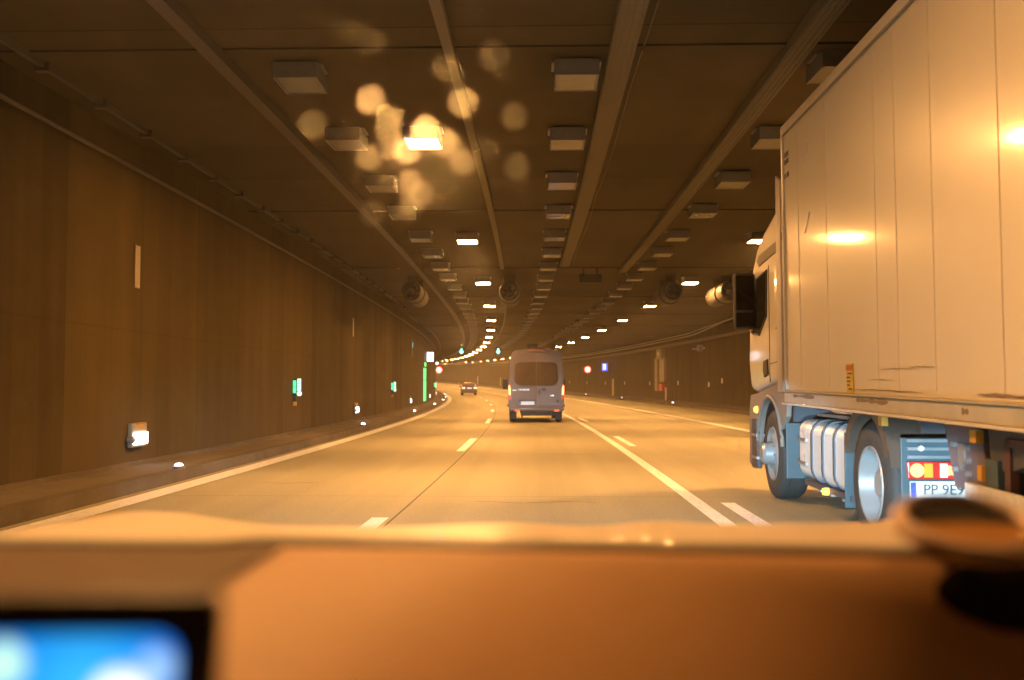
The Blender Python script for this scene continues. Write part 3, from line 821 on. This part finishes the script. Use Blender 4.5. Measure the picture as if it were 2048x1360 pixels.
# trailer: slightly off the tractor's line, nose a little high
XT = 2.45
def tpt(v):
    v.x += .0015 * (10.6 - v.y) - (v.z - 1.2) * .006
    v.z += .0080 * (v.y - 10.6) + .02
    return v
def trl(mb, name, mat, parent=None, **k):
    for v in mb.v: tpt(v)
    return tb(mb, name, mat, parent, **k)
tr = MB().box((XT + 1.28, 3.8, 2.64), (2.55, 13.6, 2.80))
box = trl(tr, "trailer_box", M_trailer, bevel=.03, seg=3)
for y in (10.0, 9.0, 7.65, 7.2, 6.52, 5.55, 4.3):
    trl(MB().box((XT + .0036, y, 2.60), (.0076, .005, 2.60)), "panel_seam", M_trailer, box)
trl(MB().box((XT - .004, 3.8, 4.00), (.03, 13.6, .10)), "roof_rail", M_trailer, box, bevel=.008)
trl(MB().box((XT - .012, 3.8, 3.945), (.02, 13.6, .012)), "rail_joint", M_arch, box)
trl(MB().box((XT + .002, 10.585, 2.64), (.05, .05, 2.8)), "corner_post", M_alu, box, bevel=.01)
rail = trl(MB().box((XT + .02, 3.8, 1.185), (.10, 13.6, .11)), "side_rail", M_alu, bevel=.006)
trl(MB().box((XT + .012, 3.8, 1.118), (.14, 13.6, .022)), "rail_lip", M_trailer, rail, bevel=.005)
trl(MB().box((XT + .014, 3.8, 1.248), (.13, 13.6, .014)), "rail_lip", M_seal, rail, bevel=.004)
M_scuff = pbr("grimy_scuff", (.20, .15, .12), .7, var=.4, scale=20)
def scuff(y0, y1, z, th, mat=M_scuff):
    mb = MB(); rows = []
    n = 14
    for i in range(n + 1):
        y = y0 + (y1 - y0) * i / n
        e = math.sin(math.pi * i / n) ** .5
        zz = z + .002 * math.sin(i * 1.7) + .004 * math.sin(i * .3)
        h = max(.002, th * e * random.uniform(.6, 1.1))
        rows.append([(XT - .004, y, zz - h / 2), (XT - .004, y, zz + h / 2)])
    mb.grid(rows)
    trl(mb, "scuff_mark", mat, box)
scuff(8.3, 6.75, 1.292, .010); scuff(7.0, 6.5, 1.46, .007); scuff(5.9, 5.2, 1.29, .02); scuff(7.6, 6.8, 1.45, .006); scuff(7.9, 7.3, 1.37, .006)
def rscuff(y0, y1, z, th):
    rows = []
    for i in range(9):
        y = y0 + (y1 - y0) * i / 8; h = th * random.uniform(.3, 1.0)
        rows.append([(XT - .033, y, z - h / 2), (XT - .033, y, z + h / 2)])
    trl(MB().grid(rows), "scuff_mark", M_scuff, rail)
rscuff(10.2, 9.4, 1.205, .05); rscuff(8.1, 7.35, 1.21, .045); rscuff(6.05, 5.95, 1.19, .05)
trl(MB().lathe([(0, -.006), (.05, -.006), (.055, .01)], Matrix.Translation((XT - .002, 5.24, 1.42)) @ Matrix.Diagonal((1, .9, 1.5, 1)), 20), "oval_badge", M_arch, box)
stk = trl(MB().box((XT - .004, 8.36, 1.385), (.008, .17, .24)), "sticker", pbr("yellow_sticker", (.55, .40, .06), .5, var=.3, scale=22), box)
trl(MB().box((XT - .010, 8.36, 1.47), (.004, .165, .045)), "sticker_header", pbr("dull_red_print", (.40, .09, .04), .5), stk)
pr = MB()
for i in range(5):
    pr.box((XT - .010, 8.36 + random.uniform(-.03, .03), 1.295 + .032 * i), (.004, random.uniform(.05, .12), .012))
trl(pr, "sticker_print", M_black, stk)
lg = MB()
for i in range(3):
    for q in range(4):
        if random.random() < .8: lg.box((XT - .006, 10.49 - .045 * q, 3.72 - .075 * i - (.07 if i > 1 else 0)), (.006, .03, .05))
trl(lg, "corner_mark", M_chassis, box)
for y, z in ((9.75, 3.52), (9.75, 2.85)):       # pressed door-stop dents near the front
    trl(MB().prism([(y, z - .06), (y + .03, z + .05), (y - .16, z + .13), (y - .20, z + .11)], XT - .008, XT + .02, 'x'), "pressed_stop", M_trailer, box, bevel=.006)
for y, z in ((7.72, 1.02), (6.05, 1.0)):
    trl(MB().box((XT + .05, y, z + .04), (.05, .09, .075)), "side_reflector", M_orange, rail, bevel=.006)
# under the trailer
tf = MB()
for x in (XT + .75, XT + 1.8): tf.box((x, 2.4, .98), (.12, 10.4, .26))
for y in (7.2, 6.2, 5.2, 4.2, 3.0): tf.box((XT + 1.28, y, 1.05), (2.3, .08, .10))
trl(tf, "trailer_frame", M_chassis)
leg = trl(MB().prism([(6.78, 1.10), (6.20, 1.10), (6.10, .68), (6.62, .68)], XT + .14, XT + .22, 'x'), "landing_gear", M_plum, bevel=.01)
bo = MB()
for y, z in ((6.58, .96), (6.38, .95), (6.57, .80), (6.36, .79), (6.36, .87)):
    bo.lathe([(0, -.03), (.018, -.03), (.02, 0)], Matrix.Translation((XT + .14, y, z)), 8)
bo.prism([(6.52, .97), (6.44, .97), (6.42, .86), (6.47, .80), (6.52, .86)], XT + .125, XT + .14, 'x')
trl(bo, "gear_bolt", M_steel, leg)
trl(MB().box((XT + .45, 6.42, .55), (.12, .12, .60)), "landing_leg", M_chassis, leg)
trl(MB().box((XT + .45, 6.42, .22), (.26, .26, .03)), "leg_foot", M_chassis, leg)
trl(MB().prism([(6.05, 1.08), (5.35, 1.08), (5.50, .93), (5.78, .85), (6.02, .86)], XT + .12, XT + .7, 'x'), "support_gusset", M_chassis)
trl(MB().box((XT + .12, 5.96, .80), (.05, .16, .22)), "guard_post", M_bluebox)
trl(MB().box((XT + .09, 6.08, .82), (.03, .06, .09)), "side_reflector", M_orange)
trl(MB().box((XT + .47, 4.9, .83), (.6, 1.5, .30)), "storage_box", pbr("teal_box", (.05, .13, .17), .45, var=.3), bevel=.02)
bf = MB()
for y, z, a, b in ((5.78, .83, .07, .42), (4.95, .66, 1.7, .05), (4.95, 1.02, 1.7, .05)): bf.box((XT + .13, y, z), (.05, a, b))
trl(bf, "box_frame", pbr("dark_red_frame", (.06, .02, .018), .6))
gr = trl(MB().box((XT + .07, 2.6, .665), (.035, 7.3, .17)), "side_guard", pbr("scuffed_white_rail", (.58, .57, .55), .45, var=.35, scale=16), bevel=.008)
trl(MB().box((XT + .07, 2.6, .40), (.035, 7.3, .12)), "side_guard", M_alu, bevel=.008)
for k in range(3):
    for x, mir_ in ((XT + .08, False), (XT + 2.48, True)):
        wheel(truck, rel, (x, 1.2 - 1.31 * k, .50 + TZ), .50, .38, .30, .05, .05, mirror=mir_)

# ------------------------------------------------------------------ van ahead (local: x right, y ahead, rear at y = 0)
M_van = pbr("grey_plum_metallic", (.100, .076, .064), .30, metal=.15, var=.06, scale=3, coat=.6)
M_vanglass = pbr("tinted_rear_glass", (.075, .058, .040), .07, var=.35, scale=2.2, spec=.8)
M_tail = glow("van_tail_lamp", (1.0, .30, .12), 5)
M_taildim = pbr("tail_lens_red", (.50, .10, .06), .2, coat=.4)
van = thing("van", "dark grey high-roofed van seen from behind in the lane ahead", "van", PM(36.6, .10, 0))
sec = [(-.98, .42), (-1.02, .75), (-1.02, 1.15), (-.99, 1.55), (-.965, 2.05), (-.945, 2.40), (-.90, 2.57), (-.76, 2.66), (-.35, 2.70), (0, 2.71)]
sec = sec + [(-x, z) for x, z in reversed(sec[:-1])]
stations = [(0.0, 1, 1), (.06, 1.0, 1.0), (1.2, 1, 1), (3.4, 1, 1), (4.0, .99, .97), (4.6, .97, .70), (5.3, .94, .48), (5.55, .86, .42)]
rows = []
for y, kx, kz in stations:
    rows.append([(x * kx, y + (0.10 * max(0, z - 1.2) if y < .5 else 0), .42 + (z - .42) * kz) for x, z in sec])
b_ = MB().grid(rows)
b_.quad(rows[0]); b_.quad([rows[0][0], rows[0][-1], rows[-1][-1], rows[-1][0]]); b_.quad(rows[-1])
vbody = b_.build("body", M_van, van, smooth=True)
def rear(x, z, off): return (x, .10 * max(0, z - 1.2) - off, z)
def rear_poly(poly, th, off=0.0):
    mb = MB(); n = len(poly); b = len(mb.v)
    mb.v += [Vector(rear(x, z, off)) for x, z in poly] + [Vector(rear(x, z, off + th)) for x, z in poly]
    mb.f.append(tuple(range(n))); mb.f.append(tuple(range(2 * n - 1, n - 1, -1)))
    for i in range(n): mb.f.append((i, (i + 1) % n, n + (i + 1) % n, n + i))
    mb.uv = [None] * len(mb.f)
    return mb
def mx(poly): return [(-x, z) for x, z in reversed(poly)]
doorL = [(-.006, .62), (-.90, .62), (-.93, 1.2), (-.91, 1.6), (-.89, 2.1), (-.86, 2.44), (-.74, 2.56), (-.006, 2.60)]
winL = [(-.007, 1.36), (-.56, 1.36), (-.76, 1.44), (-.81, 1.60), (-.78, 2.08), (-.73, 2.17), (-.62, 2.21), (-.007, 2.23)]
for sgn in (0, 1):
    d = rear_poly(mx(doorL) if sgn else doorL, .022).build("rear_door", M_van, van, bevel=.008)
    w = rear_poly(mx(winL) if sgn else winL, .006, .0225).build("rear_window", M_vanglass, d, bevel=.002)
hd = MB().box((.10, -.04, 1.12), (.05, .03, .16)); hd.build("door_handle", M_black, van)
for sgn in (-1, 1):
    poly = [(sgn * .915, .82), (sgn * 1.02, .84), (sgn * 1.03, 1.36), (sgn * .985, 1.42), (sgn * .93, 1.30), (sgn * .915, 1.05)]
    if sgn > 0: poly = poly[::-1]
    tl = rear_poly(poly, .03).build("tail_light", M_taildim, van, bevel=.006)
    p2 = [(sgn * .94, 1.02), (sgn * 1.01, 1.02), (sgn * 1.015, 1.34), (sgn * .985, 1.38), (sgn * .95, 1.26)]
    rear_poly(p2 if sgn < 0 else p2[::-1], .012, .031).build("lit_lens", M_tail, tl)
bm_ = MB().box((0, -.05, .50), (2.0, .20, .16)); bump = bm_.build("bumper", pbr("bumper_grey", (.10, .085, .08), .45, coat=.2), van, bevel=.03)
for x in (-.70, .74): MB().box((x, -.158, .445), (.17, .015, .05)).build("reflector", M_em_red, bump)
MB().prism([(-.55, .42), (.55, .42), (.50, .34), (.18, .33), (.08, .26), (-.08, .26), (-.18, .33), (-.50, .34)], -.06, .02, 'y').build("tow_bar", M_chassis, van)
for x in (-.52, .58): MB().box((x, .2, .28), (.05, .2, .24)).build("exhaust_hanger", M_chassis, van)
MB().box((.1, 2.3, .34), (1.3, 3.6, .2)).build("underbody", M_chassis, van)
pl = MB().box((-.34, -.035, .72), (.54, .016, .13)).build("licence_plate", glow("lit_plate", (.85, .88, .95), .55), van)
MB().box((-.585, -.045, .72), (.045, .006, .115)).build("plate_band", pbr("van_plate_blue", (.05, .08, .5), .4), pl)
MB().box((-.34, -.06, .81), (.62, .06, .03)).build("plate_light_bar", M_black, van)
M_silver = pbr("silver_letters", (.70, .68, .66), .3, metal=.6)
text_mesh("lettering", "TRANSFER", .085, M_silver, van, Matrix.Translation((-.46, -.028, 1.20)) @ FACE)
MB().box((-.80, -.026, 1.19), (.14, .006, .025)).build("lettering", M_silver, van)
em = MB().prism([(.14, 1.20), (.24, 1.25), (.30, 1.29), (.31, 1.24), (.42, 1.23), (.34, 1.20), (.28, 1.165), (.24, 1.20)], -.04, -.022, 'y')
em.build("emblem", M_black, van)
MB().box((.58, -.026, .99), (.13, .006, .035)).build("lettering", M_silver, van)
MB().lathe([(0, -.02), (.05, -.02), (.05, .02)], Matrix.Translation((.78, -.022, .80)) @ Matrix.Rotation(R(90), 4, 'Z'), 16).build("door_stop", M_black, van)
MB().prism([(-.33, 2.61), (.33, 2.61), (.27, 2.665), (-.27, 2.665)], .04, .22, 'y').build("brake_light_cap", pbr("dull_red_cap", (.22, .07, .04), .4), van, bevel=.01)
for x, m_ in ((-.98, False), (.98, True)):
    for y in (.95, 4.65):
        o = wheel(van, Vector((0, 0, 0)), (x, y, .34), .34, .24, .21, .03, .02, mirror=m_)
for sgn in (-1, 1):
    MB().box((sgn * 1.17, 4.0, 1.42), (.20, .14, .42)).build("mirror", M_black, van, bevel=.03)
    MB().box((sgn * 1.03, .7, .62), (.05, .9, .10)).build("side_moulding", M_black, van, bevel=.01)
    MB().box((sgn * .84, .55, .26), (.24, .02, .34)).build("mud_flap", M_black, van)

# ------------------------------------------------------------------ small car far ahead
M_car = pbr("dark_red_brown_paint", (.07, .045, .045), .3, var=.05, coat=.6)
car = thing("car", "small dark car far ahead in the left lane, tail lights on", "car", PM(112, -2.35, 0))
cs = [(-.80, .28), (-.87, .45), (-.88, .72), (-.84, .92), (-.70, 1.05), (-.62, 1.38), (-.50, 1.45), (0, 1.47)]
cs = cs + [(-x, z) for x, z in reversed(cs[:-1])]
rows = []
for y, kx, kz in ((0, .97, .66), (.12, 1, .72), (.5, 1, .96), (1.0, 1, 1), (2.4, 1, 1), (3.1, 1, .70), (4.0, .96, .62), (4.25, .88, .5)):
    rows.append([(x * kx, y, .28 + (z - .28) * kz) for x, z in cs])
c_ = MB().grid(rows); c_.quad(rows[0]); c_.quad(rows[-1]); c_.quad([rows[0][0], rows[0][-1], rows[-1][-1], rows[-1][0]])
c_.build("body", M_car, car, smooth=True)
MB().quad([(-.60, .10, 1.02), (.60, .10, 1.02), (.50, .46, 1.36), (-.50, .46, 1.36)]).build("rear_window", M_vanglass, car, fix=False)
for sgn in (-1, 1):
    MB().box((sgn * .66, -.01, .86), (.34, .05, .17)).build("tail_light", glow("car_tail_lamp", (1, .50, .30), 3.0), car, bevel=.01)
MB().box((0, -.02, .84), (.54, .02, .13)).build("licence_plate", glow("car_plate", (.8, .85, 1), 1.0), car)
MB().box((0, -.03, .45), (1.66, .14, .22)).build("bumper", M_car, car, bevel=.03)
for x, m_ in ((-.86, False), (.86, True)):
    for y in (.75, 3.4): wheel(car, Vector((0, 0, 0)), (x, y, .31), .31, .22, .2, .03, .02, mirror=m_)
for sgn in (-1, 1): MB().box((sgn * .96, 2.7, 1.0), (.18, .1, .13)).build("mirror", M_car, car, bevel=.02)

# ------------------------------------------------------------------ the car the photo is taken from
own_rel = Vector((0, 0, 0))
own = thing("own_car", "the car we ride in: blurred dashboard and pale hood along the bottom edge", "car", Matrix.Identity(4))
M_hood = pbr("pale_car_paint", (.58, .50, .41), .42, var=.05, scale=5, coat=.15)
M_dash = pbr("soft_dashboard_vinyl", (.44, .25, .118), .6, var=.08, scale=30, spec=.22)
def hood_z(x, y):
    """a gently crowned hood with raised wings"""
    t = (y - 1.2) / 1.1
    z = 1.030 - .048 * t * t
    z += .030 * math.exp(-((abs(x + .02) - .86) / .17) ** 2) - .10 * max(0, abs(x) - .93) ** 1.2
    z += .014 * math.exp(-((x - .22) / .10) ** 2) + .010 * math.exp(-((x + .10) / .16) ** 2) + .012 * math.exp(-((x - .5) / .2) ** 2)
    if y > 2.15: z -= (y - 2.15) ** 2 * 1.4
    return z
rows = []
for j in range(29):
    y = 1.20 + 1.27 * j / 28
    rows.append([(-1.02 + 2.04 * i / 68, y, hood_z(-1.02 + 2.04 * i / 68, y)) for i in range(69)])
MB().grid(rows).build("hood", M_hood, own, smooth=True)
# wiper arms lying at the foot of the windscreen
for x0, x1 in ((-.75, -.12), (.0, .62)):
    MB().tube([(x0, 1.30, 1.052), ((x0 + x1) / 2, 1.36, 1.056), (x1, 1.42, 1.05)], .008, 6).build("wiper", M_black, own, smooth=True)
def dash_z(x, y):
    z = 1.127
    z -= 6 * max(0, y - 1.06) ** 2               # rolls down at the far edge
    z -= .10 * max(0, .62 - y)                    # falls gently towards the passengers
    u = max(0.0, min(1.0, (-x - (.30 + (.95 - y) * -.25)) / .06)); u = u * u * (3 - 2 * u)
    z -= .004 * u                                 # lower field on the left behind the screen
    v = max(0.0, x + .25); z -= .012 * v + 2.5 * v * v * max(0, 1.06 - y)       # sloped away to the right to darken that side
    return z
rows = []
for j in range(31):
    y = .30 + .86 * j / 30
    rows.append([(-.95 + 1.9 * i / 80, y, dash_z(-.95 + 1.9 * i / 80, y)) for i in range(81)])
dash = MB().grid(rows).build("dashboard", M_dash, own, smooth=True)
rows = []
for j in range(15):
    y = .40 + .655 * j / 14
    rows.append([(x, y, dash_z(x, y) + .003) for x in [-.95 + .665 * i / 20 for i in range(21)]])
MB().grid(rows).build("dash_shade_sheet", pbr("dash_shade_brown", (.105, .058, .030), .7, var=.08, scale=30, spec=.12), own, smooth=True)  # darker sheet paints the shade over the left of the dash
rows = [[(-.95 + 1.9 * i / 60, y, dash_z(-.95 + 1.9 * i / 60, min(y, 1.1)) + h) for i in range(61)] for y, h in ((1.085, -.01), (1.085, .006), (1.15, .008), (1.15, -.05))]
MB().grid(rows).build("frit_and_shadow_strip", M_black, own)  # black windscreen edge band, also drawing the shadow where the dash rolls down
MB().box((0, 1.205, 1.02), (1.96, .07, .09)).build("cowl", M_black, own, bevel=.01)
gx, gy = .455, 1.035
gn = Vector((-(dash_z(gx + .01, gy) - dash_z(gx - .01, gy)) / .02, -(dash_z(gx, gy + .01) - dash_z(gx, gy - .01)) / .02, 1)).normalized()
gm = Matrix.Translation((gx, gy, dash_z(gx, gy))) @ gn.to_track_quat('Z', 'Y').to_matrix().to_4x4() @ Matrix.Rotation(R(-90), 4, 'Y') @ Matrix.Diagonal((1, .55, 1, 1))
MB().lathe([(0, .004), (.065, .004), (.072, .001), (.072, -.01), (0, -.01)], gm, 32).build("speaker_grille", pbr("matt_black_mesh", (.012, .008, .006), .95, spec=.02), own, smooth=True)
# body shell behind and around the viewer (roof, pillars, doors) and the front below the hood
sh = MB()
sh.box((0, -.95, 1.62), (1.5, 2.7, .05)); own_roof = sh.build("roof", M_hood, own, bevel=.02)  # roof is out of view, added to shade the dash
for sgn in (-1, 1):
    MB().tube([(sgn * .86, 1.20, 1.03), (sgn * .78, .80, 1.33), (sgn * .70, .40, 1.60)], .04, 8).build("windscreen_pillar", M_hood, own, smooth=True)
    MB().prism([(-2.4, .35), (1.1, .35), (1.1, 1.0), (-2.4, 1.05)], sgn * .93 - .03, sgn * .93 + .03, 'x').build("door", M_hood, own)
    MB().prism([(1.1, .35), (2.55, .35), (2.72, .60), (2.65, .83), (2.2, .92), (1.1, .98)], sgn * .96 - .03, sgn * .96 + .03, 'x').build("wing", M_hood, own)
    for y in (1.9, -1.6): wheel(own, own_rel, (sgn * .95, y, .33), .33, .22, .21, .03, .02, mirror=sgn > 0)
MB().prism([(2.60, .20), (2.80, .25), (2.82, .50), (2.74, .56), (2.60, .56)], -.9, .9, 'x').build("front_bumper", M_hood, own, bevel=.02)
MB().box((0, 1.6, .3), (1.7, 2.0, .08)).build("engine_tray", M_black, own)
MB().box((0, -1.0, .30), (1.8, 2.8, .05)).build("floor_pan", M_black, own)
HEAD = (.50, .80, 1.0)
for sgn in (-1, 1):
    x = sgn * .66
    hl = MB()
    hl.box((x, 2.52, .70 + .022), (.34, .44, .016))       # reflector roof: gives the low-beam cut-off
    hl.box((x, 2.52, .55), (.34, .44, .016)); hl.box((x, 2.30, .63), (.34, .012, .16))
    hl.box((x - .17, 2.52, .63), (.012, .44, .17)); hl.box((x + .17, 2.52, .63), (.012, .44, .17))
    h = hl.build("headlight", M_black, own)
    ld = bpy.data.lights.new("headlight_beam", 'SPOT')
    ld.energy = 4300; ld.color = HEAD; ld.spot_size = R(110); ld.spot_blend = .6; ld.shadow_soft_size = .010
    lo = bpy.data.objects.new("headlight_beam", ld); COL.objects.link(lo)
    lo.location = (x, 2.40, .695); lo.rotation_euler = (R(84), 0, R(-3)); lo.parent = own
# pod at the right end of the dash
pod = thing("dash_pod", "blurred round ring-rimmed pod standing at the right end of the dashboard", "pod", Matrix.Translation((.400, .99, 1.160)) @ Matrix.Rotation(R(17), 4, 'X'))
UP = Matrix.Rotation(R(-90), 4, 'Y')
MB().lathe([(.052, .0), (.053, .009), (.058, .013), (.066, .011), (.070, .004), (.068, -.003), (.055, -.005)], UP, 40, True).build("rim", pbr("dull_rose_grey", (.75, .55, .45), .5), pod, smooth=True)
MB().lathe([(.0, .005), (.055, .003), (.055, -.003), (0, -.003)], UP, 32).build("floor", pbr("amber_floor", (.50, .24, .06), .5), pod, smooth=True)
gp = [(.050 * math.cos(R(a)), .050 * math.sin(R(a))) for a in range(8, 175, 8)]
MB().prism(gp, .0045, .0065, 'z').build("rim_shadow_plate", M_black, pod)  # black half-disc paints the rim's shadow on the far floor
MB().tube([(.0, .05, -.002), (.0, .085, -.060)], .010, 10).build("foot", M_dash, pod, smooth=True)
# navigation screen
nav = thing("navigation_screen", "blurred black-framed screen with a blue display in the bottom left corner", "screen", Matrix.Translation((-.322, .52, 1.103)) @ Matrix.Rotation(R(4), 4, 'Z') @ Matrix.Rotation(R(-8), 4, 'X'))
MB().box((0, 0, 0), (.286, .014, .170)).build("bezel", M_black, nav, bevel=.006, seg=3)
MB().box((0, .03, -.08), (.05, .05, .06)).build("stand", M_black, nav, bevel=.01)
def screen_mat():
    m, n, l, b = newmat("map_display")
    tc = n.new("ShaderNodeTexCoord")
    def disc(x, z, r, soft):
        v = n.new("ShaderNodeVectorMath"); v.operation = 'DISTANCE'
        l.new(tc.outputs["Object"], v.inputs[0]); v.inputs[1].default_value = (x, -.008, z)
        mr = n.new("ShaderNodeMapRange"); mr.inputs[1].default_value = r + soft; mr.inputs[2].default_value = r - soft
        l.new(v.outputs["Value"], mr.inputs[0]); return mr.outputs[0]
    c = mixcol(n, l, disc(-.02, -.06, .09, .06), (.0, .16, .80), (.0, .50, 1.0))
    c = mixcol(n, l, disc(.075, .035, .03, .02), c, (.04, .50, 1.0))
    c = mixcol(n, l, disc(.1115, .046, .0105, .003), c, (.34, .60, 1.0))
    c = mixcol(n, l, disc(.093, .029, .0165, .003), c, (1.3, 1.3, 1.3))
    c = mixcol(n, l, disc(.031, .049, .0115, .003), c, (.62, 1.05, .85))
    l.new(c, b.inputs["Emission Color"]); b.inputs["Emission Strength"].default_value = 1.1
    b.inputs["Base Color"].default_value = (.01, .01, .01, 1); b.inputs["Roughness"].default_value = .2
    return m
MB().prism(rrect(-.122, -.064, .122, .064, .012), -.0082, -.0072, 'y').build("display", screen_mat(), nav)

# ------------------------------------------------------------------ water drops on the windscreen
def drop_mat(name, k):
    m, n, l, b = newmat(name)
    n.remove(b)
    tl = n.new("ShaderNodeBsdfRefraction"); tl.inputs["Color"].default_value = (1, 1, 1, 1)
    tl.inputs["Roughness"].default_value = .62; tl.inputs["IOR"].default_value = 1.115
    tp = n.new("ShaderNodeBsdfTransparent")
    mx_ = n.new("ShaderNodeMixShader"); mx_.inputs[0].default_value = k
    l.new(tp.outputs[0], mx_.inputs[1]); l.new(tl.outputs[0], mx_.inputs[2])
    l.new(mx_.outputs[0], n["Material Output"].inputs[0])
    return m
M_drop = [drop_mat("water_drop_clear", .95), drop_mat("water_drop_faint", .24), drop_mat("water_drop_fainter", .10)]
M_drop.append(drop_mat("water_drop_near_lamp", .54))
drops = [(695, 60, 1), (745, 88, 2), (740, 200, 0), (628, 250, 0), (778, 237, 1), (738, 314, 0), (780, 292, 1), (815, 300, 0), (850, 262, 0), (890, 284, 0), (925, 205, 0), (986, 112, 0), (1008, 146, 1), (1027, 232, 0), (968, 295, 1), (926, 325, 0), (1033, 333, 0), (818, 365, 0), (842, 388, 0), (820, 417, 0), (745, 427, 0), (776, 365, 1), (886, 378, 2), (945, 14, 1), (893, 140, 1), (1120, 290, 2), (950, 535, 2), (915, 675, 1), (1040, 390, 2), (800, 540, 2), (905, 560, 2), (700, 265, 2)]
cm = cam.rotation_euler.to_matrix()
drop_mesh = {}
for i, (px, py, k) in enumerate(drops):
    d = cm @ Vector(((px - 1024) / 1991, -(py - 680) / 1991, -1))
    # windscreen plane through (y .65, z 1.47) and (y .85, z 1.34)
    tt = (1.8925 - 1.30) / (d.z + .65 * d.y)
    p = Vector((0, 0, 1.30)) + d * tt
    if k == 0 and math.hypot(px - 845, (py - 300)) < 150: k = 3
    if k not in drop_mesh:
        bm = bmesh.new(); bmesh.ops.create_icosphere(bm, subdivisions=3, radius=1)
        bmesh.ops.delete(bm, geom=[v for v in bm.verts if v.co.z < -.02], context='VERTS')   # a dome sitting on the glass
        me = bpy.data.meshes.new("water_drop"); bm.to_mesh(me); bm.free()
        for f in me.polygons: f.use_smooth = True
        me.materials.append(M_drop[k]); drop_mesh[k] = me
    o = bpy.data.objects.new("water_drop", drop_mesh[k]); COL.objects.link(o)
    r = random.uniform(.0031, .0034)
    o.matrix_world = Matrix.Translation(p) @ Matrix.Rotation(R(87), 4, 'X') @ Matrix.Diagonal((r, r, r * .2, 1))
    tag(o, "pale round out-of-focus water drop on the windscreen before the ceiling", "water drop", "water drops on the windscreen")

# ------------------------------------------------------------------ thin haze added to the tunnel air for lamp halos and a lighter far end
hz = MB().box((-45, 130, 3.4), (170, 420, 12.4)).build("haze", None or bpy.data.materials.new("haze_air"))
hm = hz.data.materials[0]; hm.use_nodes = True
hn = hm.node_tree.nodes; hn.remove(hn["Principled BSDF"])
pv = hn.new("ShaderNodeVolumePrincipled")
pv.inputs["Color"].default_value = (1, .97, .92, 1)
pv.inputs["Density"].default_value = .0013
pv.inputs["Anisotropy"].default_value = .6
hm.node_tree.links.new(pv.outputs[0], hn["Material Output"].inputs["Volume"])
hz['kind'] = 'stuff'
